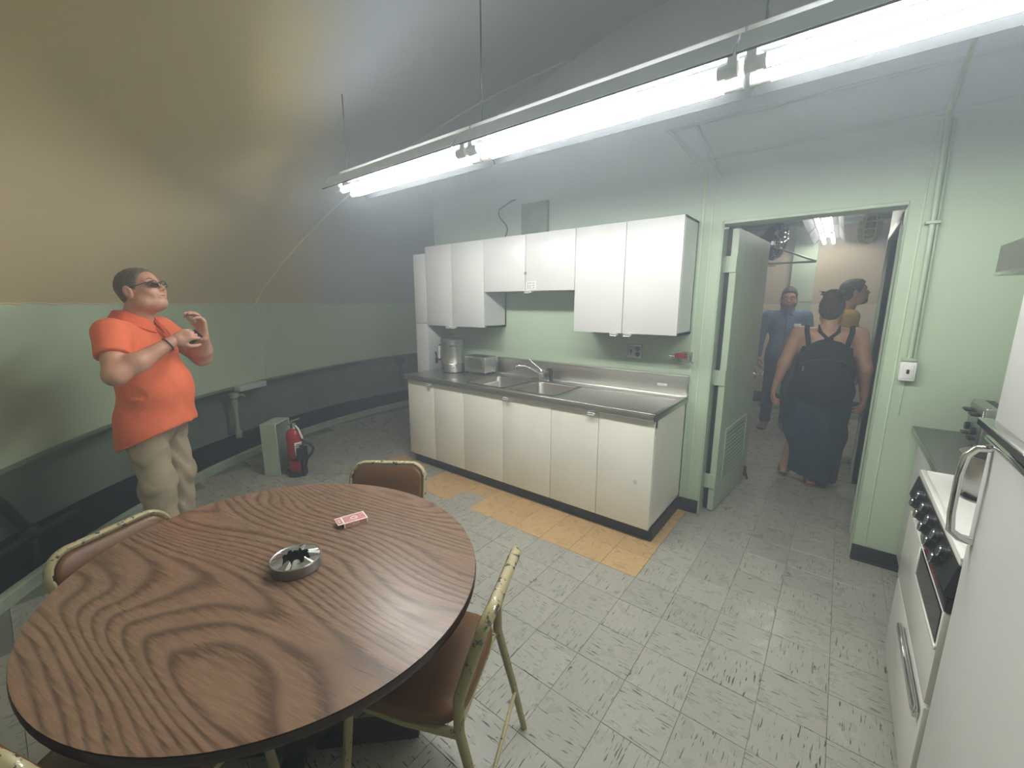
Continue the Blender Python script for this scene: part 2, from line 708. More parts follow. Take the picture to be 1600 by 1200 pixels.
for nm, want in (('tile_field', False), ('tan_tile_field', True)):
    V, F, UV = [], [], []
    h = T / 2 - .0007
    for (v_, d_, i, j, x, y, tn) in cells[300:]:
        if tn != want:
            continue
        k = len(V)
        q = [(-h, -h), (h, -h), (h, h), (-h, h)]
        V += [(x + a, y + c, 0) for a, c in q] + [(x + a, y + c, -.012) for a, c in q]
        F += [(k, k + 1, k + 2, k + 3)] + [(k + e, k + 4 + e, k + 4 + (e + 1) % 4, k + (e + 1) % 4) for e in range(4)]
        ox, oy = random.uniform(0, 90), random.uniform(0, 90)
        for f in F[-5:]:
            for vi in f:
                a, c = V[vi][0] - x, V[vi][1] - y
                if (i + j) % 2:
                    a, c = c, -a
                UV.append((a / T + ox, c / T + oy))
    if not V:
        continue
    me = bpy.data.meshes.new(nm)
    me.from_pydata(V, [], F)
    uv = me.uv_layers.new(name='UVMap')
    uv.data.foreach_set('uv', [c for p in UV for c in p])
    me.materials.append(M['tile_tan' if want else 'tile'])
    o = bpy.data.objects.new(nm, me)
    C.objects.link(o)
    o.parent = floor
    o['kind'] = 'stuff'

# curved wall, lip, recessed lower wall, black band, curb, dome
w = struct(revolve(lambda d: [(RW, ZT), (RW, lip_z(d)), (RB, lip_z(d) - .01), (RB + .12, lip_z(d)), (RB + .12, ZT + .1)], 'wall_left', 'green'))
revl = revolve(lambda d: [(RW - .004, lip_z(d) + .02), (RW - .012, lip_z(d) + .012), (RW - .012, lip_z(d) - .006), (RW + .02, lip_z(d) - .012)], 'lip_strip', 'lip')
revl.parent = w
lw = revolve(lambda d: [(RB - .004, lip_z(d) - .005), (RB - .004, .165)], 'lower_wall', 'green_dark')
lw.parent = w
bb = revolve(lambda d: [(RB - .004, .165), (RB - .02, .16), (RB - .02, -.3), (RF - .1, -.3)], 'black_band', 'trench')
bb.parent = w
struct(revolve(lambda d: [(RF - .012, 0), (RF - .012, .062), (RF - .006, .067), (RF + .035, .067), (RF + .035, -.25), (RF - .012, -.25), (RF - .012, 0)], 'baseboard_left', 'curb'))
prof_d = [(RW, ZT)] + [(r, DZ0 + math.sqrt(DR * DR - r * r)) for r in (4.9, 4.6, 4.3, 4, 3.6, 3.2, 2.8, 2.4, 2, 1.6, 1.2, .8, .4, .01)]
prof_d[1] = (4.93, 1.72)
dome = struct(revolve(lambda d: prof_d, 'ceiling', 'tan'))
# seam down dome and wall
b = B()
az = 202.2
b.tube([ring_pt(r - .004, az, z) for r, z in prof_d[:-1]], .012, 8)
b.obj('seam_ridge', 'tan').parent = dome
b = B()
b.tube([ring_pt(RW - .001, az - .3, z) for z in (lip_z(az) + .02, 1.1, ZT)], .006, 8)
b.obj('seam_ridge', 'green').parent = w
# lumpy paint edge where the tan meets the green
b = B()
b.tube([ring_pt(RW - .002, d / 4, ZT + .004 + .006 * math.sin(d * .9) * math.sin(d * .37)) for d in range(700, 1000)], .006, 6)
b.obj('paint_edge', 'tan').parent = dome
b = B()
b.tube([ring_pt(4.985, d / 4, 1.655 + .004 * math.sin(d)) for d in range(873, 880)], [.002, .006, .008, .007, .008, .006, .002], 6)
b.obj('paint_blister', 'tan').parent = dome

# kitchen partition with doorway, up to the dome
WY0, WY1 = 3.20, 3.32
DX0, DX1, DH = -.705, .215, 2.125


def top(x):
    return dome_z(x, 3.26) + .04


b = B()
XL, XR = -3.58, 1.16
fn = lambda u, v, d: (u, d, v)
xs = lambda a, c: [a + (c - a) * k / 16 for k in range(17)]
b.prism([(XL, -.2), (DX0, -.2)] + [(x, top(x)) for x in reversed(xs(XL, DX0))], fn, WY0, WY1)
b.prism([(DX1, -.2), (XR, -.2)] + [(x, top(x)) for x in reversed(xs(DX1, XR))], fn, WY0, WY1)
b.prism([(DX0, DH), (DX1, DH)] + [(x, top(x)) for x in reversed(xs(DX0, DX1))], fn, WY0, WY1)
wk = struct(b.obj('wall_back', 'partition', smooth=False))
for (x0, x1, z0, z1) in [(-.845, -.825, .1, 2.5), (-.782, -.770, .1, 2.5), (.268, .276, .1, 2.5), (.318, .322, 0.95, 1.17)]:
    B().box(x0, WY0 - .004, z0, x1, WY0 + .01, z1, .0015, 1).obj('batten', 'green', wk)
B().box(-.95, WY0 - .012, 2.525, XR, WY0 + .01, 2.545, .003, 1).obj('panel_rail', 'grey_paint', wk)
# right wall behind the appliances
b = B()
b.box(1.04, -1.6, -.2, 1.16, 3.25, 3.75)
struct(b.obj('wall_right', 'green', smooth=False))
# door frame
b = B()
b.box(DX0 - .0, WY0 - .006, 0, DX0 + .012, WY1 + .03, DH, .003, 1)
b.box(DX1 - .006, WY0 - .006, 0, DX1, WY1 + .01, DH, .002, 1)
b.box(DX0, WY0 - .006, DH - .02, DX1, WY1 + .03, DH, .003, 1)
tr1 = struct(b.obj('trim_1', 'green_metal', smooth=False))
B().box(DX0 + .012, WY1 + .012, 0, DX0 + .052, WY1 + .03, DH - .03, .002, 1).obj('hinge_gap_shade', 'black_base', tr1)  # dark strip added behind the hinge gap, standing in for its shade
for nm, x0, x1 in (('baseboard_back', -.842, DX0 + .0), ('baseboard_right', DX1, .44)):
    b = B()
    b.box(x0, WY0 - .012, 0, x1, WY0 + .01, .1, .004, 2)
    b.box(x0, WY0 - .02, 0, x1, WY0 + .01, .014, .004, 2)
    struct(b.obj(nm, 'black_base'))

# open door: hinge line on the left jamb, swung into the far room
hx, hy = -.612, 3.285
ang = math.atan2(4.20 - hy, -.545 - hx)
door = thing('door_1', 'x', 'door', (hx, hy, 0), ang)
del door['label'], door['category']
door['kind'] = 'structure'
MD = door.matrix_basis


def dpart(b, name, mat, parent=None):
    bmesh.ops.transform(b.bm, matrix=MD, verts=b.bm.verts)
    return b.obj(name, mat, door, parent)


LW, LH, LT = .92, 2.085, .045
lx0, lx1, lz0, lz1 = .16, .74, .22, .62
b = B()     # leaf: four pieces round the louvre opening; face towards the kitchen is -Y local
b.box(0, 0, .012, lx0, LT, LH, .003, 1)
b.box(lx1, 0, .012, LW, LT, LH, .003, 1)
b.box(lx0, 0, .012, lx1, LT, lz0, .001, 1)
b.box(lx0, 0, lz1, lx1, LT, LH, .001, 1)
dpart(b, 'leaf', 'green_metal')
b = B()
for (x0, z0, x1, z1) in [(lx0 - .02, lz0 - .02, lx1 + .02, lz0), (lx0 - .02, lz1, lx1 + .02, lz1 + .02), (lx0 - .02, lz0, lx0, lz1), (lx1, lz0, lx1 + .02, lz1)]:
    b.box(x0, -.006, z0, x1, LT + .006, z1, .002, 1)
lf = dpart(b, 'louvre_frame', 'green_metal')
for k in range(12):
    z = lz0 + (k + .5) * (lz1 - lz0) / 12
    b = B()
    b.box(lx0, -.0095, -.0012, lx1, .0095, .0012, 0, 1, Matrix.Translation((0, .001, z)) @ Matrix.Rotation(R(72), 4, 'X'))
    dpart(b, 'slat', 'green_metal', lf)
b = B()
b.box(lx0, .006, lz0, lx1, .010, lz1)
dpart(b, 'louvre_gap_shade', 'black_base', lf)  # black sheet put behind the slats so their gaps look shaded
for sy in (-1, 1):
    y0 = 0 if sy < 0 else LT
    b = B()
    b.cyl((LW - .07, y0, .98), (LW - .07, y0 + sy * .012, .98), .034, n=24)
    b.cyl((LW - .07, y0, .98), (LW - .07, y0 + sy * .05, .98), .012, n=16)
    b.sph((LW - .07, y0 + sy * .065, .98), (.027, .02, .027))
    dpart(b, 'knob', 'chrome')
for z in (.25, 1.05, 1.85):
    b = B()
    b.cyl((-.012, LT + .018, z - .055), (-.012, LT + .018, z + .055), .009, n=12)
    b.box(-.012, .0, z - .055, .0, LT + .036, z + .055, .001, 1)
    dpart(b, 'hinge', 'green_metal')
b = B()
b.box(LW - .06, -.02, .03, LW - .03, 0, .12, .003, 1)
b.cyl((LW - .045, -.03, 0), (LW - .045, -.02, .05), .01, n=10)
dpart(b, 'door_stop', 'dark_metal')

# far room: back wall, corridor wall with a second door, panel
b = B()
b.box(-3.4, 7.50, -.2, 2.6, 7.62, 1.58)
struct(b.obj('wall_far', 'cream_wall', smooth=False))
b = B()
b.box(-3.4, 7.50, 1.58, 2.6, 7.62, 3.9)
struct(b.obj('wall_far_upper', 'far_tan', smooth=False))
b = B()
b.box(-3.4, 7.47, .05, 2.6, 7.50, .22)
struct(b.obj('baseboard_far', 'trench', smooth=False))
b = B()
b.box(-3.4, 7.36, 0, 2.6, 7.40, .07, .004, 1)
struct(b.obj('trim_2', 'curb', smooth=False))
b = B()
b.box(-.66, 7.44, .22, -.37, 7.50, 2.75, .004, 1)
pc = b.obj('wall_panel', 'green_metal', smooth=False)
tag(pc, 'tall narrow green panel standing on the far room wall', 'wall panel')
B().box(-.66, 7.434, 1.60, -.37, 7.445, 1.615).obj('panel_strip', 'lip', pc)
# corridor wall right of the doorway
wx = .236
b = B()
b.box(wx, 3.32, -.2, wx + .1, 3.62, 3.9)
b.box(wx, 4.62, -.2, wx + .1, 5.0, 3.9)
b.box(wx, 3.62, 2.08, wx + .1, 4.62, 3.9)
struct(b.obj('wall_corridor', 'green', smooth=False))
b = B()
for (y0, y1, z0, z1) in [(3.57, 3.62, 0, 2.13), (4.62, 4.67, 0, 2.13), (3.57, 4.67, 2.08, 2.13)]:
    b.box(wx - .02, y0, z0, wx + .11, y1, z1, .003, 1)
struct(b.obj('trim_3', 'green_metal', smooth=False))
b = B()
b.box(wx + .05, 3.62, .01, wx + .09, 4.62, 2.08, .002, 1)
d2 = struct(b.obj('door_2', 'green_metal', smooth=False))
B().cyl((wx + .05, 3.70, 1.0), (wx - .01, 3.70, 1.0), .02, n=16).obj('knob', 'chrome', d2)
b = B()
b.box(wx - .006, 4.67, 0, wx, 5.0, .1)
struct(b.obj('baseboard_corridor', 'black_base', smooth=False))

# ------------------------------------------------------------------ kitchen: base units, worktop, wall units
def tab(b, x, y, z, up=True):
    """small bent white pull tab on a door edge"""
    b.box(x - .026, y - .036, z - .006, x + .026, y, z + .006, .003, 2)
    b.box(x - .026, y - .036, z - .012, x + .026, y - .030, z + .008, .002, 1)
    return b


def unit(name, label, cat, x0, x1, yf, yb, z0, z1, seam, mat, tabs, group, toe=False, tabz=None):
    t = thing(name, label, cat, (x0, yf, 0 if toe else z0), 0, group)
    c0 = z0
    b = B()
    th = .018
    b.box(x0, yf + .02, c0, x0 + th, yb, z1)
    b.box(x1 - th, yf + .02, c0, x1, yb, z1)
    b.box(x0, yf + .02, c0, x1, yb, c0 + th)
    if toe:      # open top under the sink, with a front rail only
        b.box(x0, yf + .02, z1 - .05, x1, yf + .04, z1)
    else:
        b.box(x0, yf + .02, z1 - th, x1, yb, z1)
    b.box(x0, yb - th, c0, x1, yb, z1)
    b.obj('carcass', mat, t, smooth=False)
    for k, (a, c) in enumerate(((x0 + .002, seam - .002), (seam + .002, x1 - .002))):
        d = B().box(a, yf, c0 + .002, c, yf + .019, z1 - .003, .0025, 2).obj('door', mat, t)
        for (di, tx) in tabs:
            if di == k:
                tab(B(), tx, yf, tabz).obj('pull_tab', 'plastic_white', t, d)
    if toe:
        b = B()
        b.box(x0 + .0, yf + .06, 0, x1 - (.0 if x1 > -.9 else 0), yf + .075, z0, .002, 1)
        b.box(x0, yf + .055, 0, x1, yf + .06, .012)
        if x1 > -.9:
            b.box(x1 - .004, yf + .06, 0, x1 + .006, yb, z0, .002, 1)
        b.obj('toe_kick', 'black_base', t)
    return t


g = 'cream base units under the steel sink top'
unit('base_cabinet', 'cream base cabinet at the coffee urn end of the sink counter', 'cabinet', -3.30, -2.536, 2.54, 3.195, .1, .852, -2.923, 'cab_cream', [(0, -2.965)], g, True, .842)
unit('base_cabinet', 'cream base cabinet under the two sink basins', 'cabinet', -2.536, -1.621, 2.54, 3.195, .1, .852, -2.086, 'cab_cream', [(1, -2.035)], g, True, .842)
ub = unit('base_cabinet', 'cream base cabinet under the drainboard, nearest the doorway', 'cabinet', -1.621, -.845, 2.54, 3.195, .1, .852, -1.234, 'cab_cream', [(0, -1.28)], g, True, .842)
b = B()
b.sph((-.955, 2.5395, .42), (.014, .002, .016), 12, 8)
b.obj('dent', 'cab_white', ub)

# worktop of stainless steel with two basins and splashback
t = thing('sink_worktop', 'long stainless steel worktop with two basins, drainboard and splashback', 'worktop', (-3.34, 2.51, .855))
X0, X1, Y0, Y1, Z0, Z1 = -3.335, -.835, 2.512, 3.198, .855, .90
basins = [(-2.55, -2.125, 2.60, 3.03), (-2.065, -1.645, 2.60, 3.03)]
b = B()
xsb = [X0, basins[0][0], basins[0][1], basins[1][0], basins[1][1], X1]
zt = Z1
zb_ = Z1 - .012
for k in range(5):
    if k in (1, 3):
        b.box(xsb[k], Y0 + .02, zb_, xsb[k + 1], 2.60, zt)
        b.box(xsb[k], 3.03, zb_, xsb[k + 1], Y1, zt)
    else:
        b.box(xsb[k], Y0 + .02, zb_, xsb[k + 1], Y1, zt)
b.box(X0, Y0, Z0, X1, Y0 + .02, zt, .006, 3)                 # rolled front edge
b.box(X0, Y0, zt - .006, X1, Y0 + .03, zt + .006, .004, 3)   # raised marine lip
b.box(X1 - .02, Y0, Z0, X1, Y1, zt, .006, 3)
b.box(X1 - .03, Y0, zt - .006, X1, Y1, zt + .006, .004, 3)
b.box(X0, Y0, Z0, X0 + .02, Y1, zt, .006, 3)
b.box(-1.60, 3.02, zt, X1 - .04, 3.035, zt + .006, .003, 2)
b.box(-1.61, 2.60, zt - .001, -1.60, 3.035, zt + .005, .002, 2)
b.obj('counter_top', 'steel', t)
b = B()
b.box(-2.66, 3.165, zt, X1, 3.198, 1.06, .004, 2)
b.box(-2.66, 3.155, 1.05, X1, 3.198, 1.062, .004, 2)
b.tube([(-2.66, 3.165, zt), (X1, 3.165, zt)], .012, 8)
b.obj('splashback', 'steel', t)
B().box(-1.06, 3.1635, .965, -.985, 3.166, .985, .001, 1).obj('maker_plate', 'paper', t)
for (x0, x1, y0, y1) in basins:
    b = B()
    n = 9
    def rr(x0, x1, y0, y1, rad, z):
        pts = []
        for cx_, cy_, a0 in ((x1 - rad, y1 - rad, 0), (x0 + rad, y1 - rad, 90), (x0 + rad, y0 + rad, 180), (x1 - rad, y0 + rad, 270)):
            for k in range(6):
                a = R(a0 + 90 * k / 5)
                pts.append((cx_ + rad * math.cos(a), cy_ + rad * math.sin(a), z))
        return pts
    loops = [rr(x0 - .012, x1 + .012, y0 - .012, y1 + .012, .03, zt + .003), rr(x0, x1, y0, y1, .05, zt + .002), rr(x0 + .006, x1 - .006, y0 + .006, y1 - .006, .05, zt - .01),
             rr(x0 + .012, x1 - .012, y0 + .012, y1 - .012, .055, zt - .15), rr(x0 + .03, x1 - .03, y0 + .03, y1 - .03, .06, zt - .18), rr(x0 + .16, x1 - .16, y0 + .16, y1 - .16, .04, zt - .186)]
    V = [p for lp in loops for p in lp]
    m_ = len(loops[0])
    F = [(k * m_ + i, k * m_ + (i + 1) % m_, (k + 1) * m_ + (i + 1) % m_, (k + 1) * m_ + i) for k in range(len(loops) - 1) for i in range(m_)]
    F.append(tuple(range((len(loops) - 1) * m_, len(loops) * m_)))
    b.raw(V, F)
    bs = b.obj('basin', 'steel_dk', t, ang=60)
    xm, ym = (x0 + x1) / 2, (y0 + y1) / 2
    b = B()
    b.lathe([(0, .0), (.012, .001), (.03, .001), (.042, .004), (.05, .003), (.052, 0)], (xm, ym, zt - .1855), 24)
    b.obj('drain', 'chrome', t, bs)
# faucet with swivel spout and single lever; pull-out spray beside it
b = B()
fx0, fy0 = -2.09, 3.10
b.box(fx0 - .10, fy0 - .025, zt, fx0 + .10, fy0 + .025, zt + .014, .006, 3)
b.lathe([(.026, 0), (.024, .05), (.028, .055), (.028, .075), (.018, .09), (0, .093)], (fx0, fy0, zt + .01), 24)
fc = b.obj('faucet', 'chrome', t)
b = B()
b.tube([(fx0, fy0, zt + .05), (fx0 - .05, fy0 - .05, zt + .095), (fx0 - .11, fy0 - .11, zt + .13), (fx0 - .15, fy0 - .15, zt + .135), (fx0 - .165, fy0 - .165, zt + .125), (fx0 - .166, fy0 - .166, zt + .10)], .0105, 12)
b.obj('spout', 'chrome', t, fc)
b = B()
b.tube([(fx0, fy0, zt + .09), (fx0 - .05, fy0 - .02, zt + .13), (fx0 - .10, fy0 - .035, zt + .175)], [.009, .008, .007], 10)
b.sph((fx0 - .105, fy0 - .037, zt + .18), .014, 14, 10)
b.obj('lever', 'chrome', t, fc)
b = B()
b.lathe([(.024, 0), (.022, .012), (.015, .016), (.014, .06), (.017, .09), (.013, .115), (0, .12)], (-1.99, 3.10, zt), 20)
b.box(-2.012, 3.06, zt + .10, -1.985, 3.10, zt + .118, .004, 2)
b.obj('spray_head', 'dark_metal', t, fc)

g = 'white wall cabinets over the sink'
ua = unit('wall_cabinet', 'white wall cabinet hanging above the coffee urn', 'cabinet', -3.37, -2.58, 2.88, 3.198, 1.362, 2.142, -3.0, 'cab_white', [(0, -3.035), (1, -2.965)], g, False, 1.356)
um = unit('wall_cabinet', 'short white wall cabinet with a paper tag above the faucet', 'cabinet', -2.58, -1.648, 2.88, 3.198, 1.684, 2.142, -2.118, 'cab_white', [(1, -2.075)], g, False, 1.678)
unit('wall_cabinet', 'white wall cabinet hanging above the wall outlet and drainboard', 'cabinet', -1.648, -.857, 2.88, 3.198, 1.367, 2.142, -1.248, 'cab_white', [(0, -1.30), (1, -1.196)], g, False, 1.361)
pl = B().box(-2.108, 2.877, 1.70, -2.008, 2.8802, 1.762, .001, 1).obj('paper_tag', 'paper', um)
b = B()
for k, (a, c, z) in enumerate([(-2.10, -2.045, 1.752), (-2.10, -2.05, 1.742), (-2.10, -2.047, 1.728), (-2.10, -2.055, 1.718), (-2.10, -2.05, 1.708)]):
    b.box(a, 2.8762, z - .0015, c, 2.878, z + .0015)
for z in (1.748, 1.73, 1.712):
    for s_ in (-1, 1):
        b.box(-.007, 2.8762, -.0012, .007, 2.878, .0012, 0, 1, Matrix.Translation((-2.025, 0, z)) @ Matrix.Rotation(s_ * R(45), 4, 'Y'))
b.box(-2.037, 2.8762, 1.703, -2.034, 2.878, 1.758)
b.obj('tag_print', 'ink', um, pl)
b = B()
b.box(-2.128, 2.874, 1.822, -2.104, 2.881, 1.829, .001, 1)
b.box(-2.128, 2.874, 1.835, -2.104, 2.881, 1.840, .001, 1)
b.obj('latch', 'dark_metal', um)

# tall narrow cabinet at the left end
t = thing('tall_cabinet', 'tall narrow white cabinet at the left end of the sink counter', 'cabinet', (-3.557, 2.88, 0))
b = B()
b.box(-3.557, 2.9, .1, -3.375, 3.198, 2.078)
b.box(-3.55, 2.94, 0, -3.38, 3.198, .1)
b.obj('carcass', 'cab_white', t, smooth=False)
for z0, z1 in ((.102, 1.378), (1.384, 2.076)):
    B().box(-3.556, 2.88, z0, -3.376, 2.899, z1, .003, 2).obj('door', 'cab_white', t)

# coffee urn
ux, uy, uz = -3.06, 2.93, .90
t = thing('coffee_urn', 'cylindrical aluminium coffee urn with black spigot on the steel worktop', 'coffee urn', (ux, uy, uz))
b = B()
b.lathe([(0, .012), (.115, .012), (.118, .03), (.118, .088), (.121, .094), (.118, .10), (.118, .31), (.121, .316), (.117, .322)], (ux, uy, uz), 48)
b.obj('body', 'alu', t)
b = B()
b.lathe([(.108, 0), (.108, .012), (0, .012)], (ux, uy, uz), 40)
b.obj('base_ring', 'black_plastic', t)
b = B()
b.lathe([(.121, .32), (.122, .332), (.10, .345), (.05, .352), (0, .354)], (ux, uy, uz), 48)
ld = b.obj('lid', 'alu', t)
B().lathe([(.012, .352), (.012, .37), (.032, .372), (.032, .388), (0, .39)], (ux, uy, uz), 20).obj('lid_knob', 'black_plastic', t, ld)
def urn_dir(deg):
    return Vector((math.cos(R(deg)), math.sin(R(deg)), 0))
c0 = Vector((ux, uy, uz))
d = urn_dir(218)       # spigot and gauge to the left in view
b = B()
b.tube([c0 + d * .115 + Vector((0, 0, .13)), c0 + d * .165 + Vector((0, 0, .13))], .010, 10)
b.cyl(c0 + d * .165 + Vector((0, 0, .09)), c0 + d * .165 + Vector((0, 0, .15)), .015, .013, 14)
b.tube([c0 + d * .165 + Vector((0, 0, .15)), c0 + d * .168 + Vector((0, 0, .175)), c0 + d * .172 + Vector((0, 0, .205))], [.007, .009, .010], 10)
b.obj('spigot', 'black_plastic', t)
b = B()
b.tube([c0 + d * .135 + Vector((0, 0, .135)), c0 + d * .135 + Vector((0, 0, .275))], .007, 10)
gg = b.obj('sight_gauge', 'plastic_white', t)
b = B()
b.box(-.014, -.018, -.006, .014, .018, .006, .003, 1, Matrix.Translation(c0 + d * .127 + Vector((0, 0, .275))) @ Matrix.Rotation(R(218), 4, 'Z'))
b.obj('gauge_clip', 'black_plastic', t, gg)
for dg in (318, 128):
    d = urn_dir(dg)
    s_ = Vector((-d.y, d.x, 0))
    b = B()
    b.tube([c0 + d * .115 + s_ * .03 + Vector((0, 0, .275)), c0 + d * .155 + s_ * .03 + Vector((0, 0, .28)), c0 + d * .155 - s_ * .03 + Vector((0, 0, .28)), c0 + d * .115 - s_ * .03 + Vector((0, 0, .275))], .009, 8)
    b.obj('handle', 'black_plastic', t)
d = urn_dir(268)
b = B()
b.box(-.008, -.006, -.014, .008, .006, .014, .002, 1, Matrix.Translation(c0 + d * .118 + Vector((0, 0, .05))) @ Matrix.Rotation(R(268 + 90), 4, 'Z'))
b.obj('switch', 'black_plastic', t)
d = urn_dir(316)
B().sph(c0 + d * .12 + Vector((0, 0, .06)), .012, 12, 8).obj('pilot_light', 'plastic_white', t)

# chrome toaster beside the urn
t = thing('toaster', 'boxy chrome toaster between the coffee urn and the left basin', 'toaster', (-2.94, 2.99, .90))
b = B()
b.box(-2.93, 2.96, .915, -2.65, 3.13, 1.075, .012, 3)
b.obj('body', 'steel', t)
b = B()
b.box(-2.92, 2.957, .955, -2.68, 2.963, 1.04, .003, 1)
b.obj('front_panel', 'steel_dk', t)
b = B()
b.box(-2.90, 3.0, 1.0745, -2.70, 3.03, 1.0765)
b.box(-2.90, 3.06, 1.0745, -2.70, 3.09, 1.0765)
b.obj('bread_slots', 'black_plastic', t)
for x in (-2.91, -2.67):
    for y in (2.98, 3.11):
        B().cyl((x, y, .90), (x, y, .918), .012, n=12).obj('foot', 'black_plastic', t)
b = B()
b.tube([(-2.90, 2.955, 1.05), (-2.90, 2.935, 1.052), (-2.69, 2.935, 1.052), (-2.69, 2.955, 1.05)], .006, 8)
b.obj('front_rail', 'chrome', t)
b = B()
b.box(-2.65, 3.02, .93, -2.62, 3.06, .95, .004, 2)
b.obj('lever', 'chrome', t)

# outlet plate and wall can opener
t = thing('wall_outlet', 'grey metal outlet plate with switch and two sockets on the green wall', 'outlet', (-1.267, 3.2, 1.155))
B().box(-1.329, 3.19, 1.158, -1.205, 3.2, 1.268, .003, 2).obj('plate', 'grey_plate', t)
for z in (1.232, 1.188):
    B().cyl((-1.24, 3.191, z), (-1.24, 3.187, z), .019, n=20).obj('socket', 'dark_metal', t)
b = B()
b.box(-1.300, 3.188, 1.195, -1.287, 3.192, 1.225)
b.box(-1.297, 3.178, 1.208, -1.290, 3.19, 1.221, .002, 1)
b.obj('toggle', 'dark_metal', t)
B().box(-1.305, 3.1885, 1.252, -1.215, 3.191, 1.262).obj('embossed_label', 'paper', t)

t = thing('can_opener', 'wall mounted hand crank can opener left of the open door', 'can opener', (-.86, 3.2, 1.18))
B().box(-.90, 3.185, 1.165, -.83, 3.2, 1.235, .004, 2).obj('bracket', 'steel_dk', t)
b = B()
b.box(-.925, 3.12, 1.19, -.86, 3.19, 1.225, .008, 2)
b.cyl((-.93, 3.13, 1.207), (-.90, 3.13, 1.207), .02, n=16)
b.obj('body', 'red', t)
b = B()
b.cyl((-.975, 3.13, 1.207), (-.925, 3.13, 1.207), .007, n=10)
b.obj('spindle', 'chrome', t)
b = B()
b.tube([(-.86, 3.14, 1.21), (-.835, 3.10, 1.235), (-.825, 3.10, 1.18), (-.79, 3.07, 1.17)], .006, 8)
b.obj('crank', 'chrome', t)
b = B()
b.box(-.90, 3.13, 1.16, -.83, 3.15, 1.168, .002, 1)
b.obj('guide', 'chrome', t)

# ------------------------------------------------------------------ conduit, switch, wall pipes
t = thing('light_switch', 'white surface mounted light switch box at the foot of the wall conduit', 'light switch', (.33, 3.2, 1.16))
B().box(.287, 3.155, 1.155, .357, 3.2, 1.262, .008, 3).obj('box', 'plastic_white', t)
B().box(.300, 3.151, 1.17, .345, 3.157, 1.247, .003, 2).obj('cover', 'plastic_white', t)
b = B()
b.box(.316, 3.146, 1.198, .328, 3.153, 1.222, .002, 1)
b.obj('toggle', 'black_plastic', t)
t = thing('wall_conduit', 'green painted conduit rising up the wall from the switch box', 'conduit', (.33, 3.2, 1.26))
b = B()
b.tube([(.322, 3.178, 1.262), (.318, 3.178, 1.9), (.308, 3.178, 2.45), (.30, 3.178, 2.52), (.318, 3.178, 2.62), (.35, 3.178, 2.85), (.37, 3.178, 3.6)], .012, 10)
b.obj('pipe', 'green_metal', t)
b = B()
b.tube([(.342, 3.186, 1.262), (.338, 3.186, 1.9), (.33, 3.186, 2.5)], .006, 8)
b.obj('cable', 'green_metal', t)
for z in (1.275, 2.0):
    x = .322 if z < 1.5 else .317
    b = B()
    b.box(x - .03, 3.16, z - .008, x + .03, 3.2, z + .008, .003, 1)
    b.obj('strap', 'green_metal', t)
t = thing('ceiling_conduit', 'thin conduit with two slanting braces high on the wall above the doorway', 'conduit', (-1.1, 3.2, 2.4))
b = B()
b.tube([(-1.12, 3.185, 2.765), (1.03, 3.185, 2.765)], .010, 8)
b.obj('pipe', 'grey_paint', t)
for a, c in (((-1.10, 3.185, 2.765), (-.877, 3.19, 2.50)), ((-.92, 3.185, 2.76), (-.741, 3.19, 2.40))):
    b = B()
    b.tube([a, c], .010, 8)
    b.obj('brace', 'grey_paint', t)
t = thing('wall_box', 'dark grey flat box on the wall above the short wall cabinet', 'junction box', (-2.22, 3.2, 2.2))
B().box(-2.377, 3.165, 2.15, -2.10, 3.2, 2.455, .004, 2).obj('box', 'lip', t)
B().box(-2.367, 3.161, 2.16, -2.11, 3.168, 2.445, .003, 2).obj('cover', 'lip', t)
b = B()
pts = [(-2.60 + .05 * math.sin(k * .5), 3.18 - .01 * math.sin(k), 2.15 + .03 * k + .0) for k in range(11)]
b.tube(pts + [(-2.50, 3.18, 2.50), (-2.46, 3.19, 2.51)], .006, 8)
o = b.obj('hanging_wire', 'dark_metal')
tag(o, 'thin dark wire curling up the wall above the wall cabinets', 'wire')

# ------------------------------------------------------------------ fluorescent fixtures
FZ = 2.33
YA, YB = 1.648, 1.755


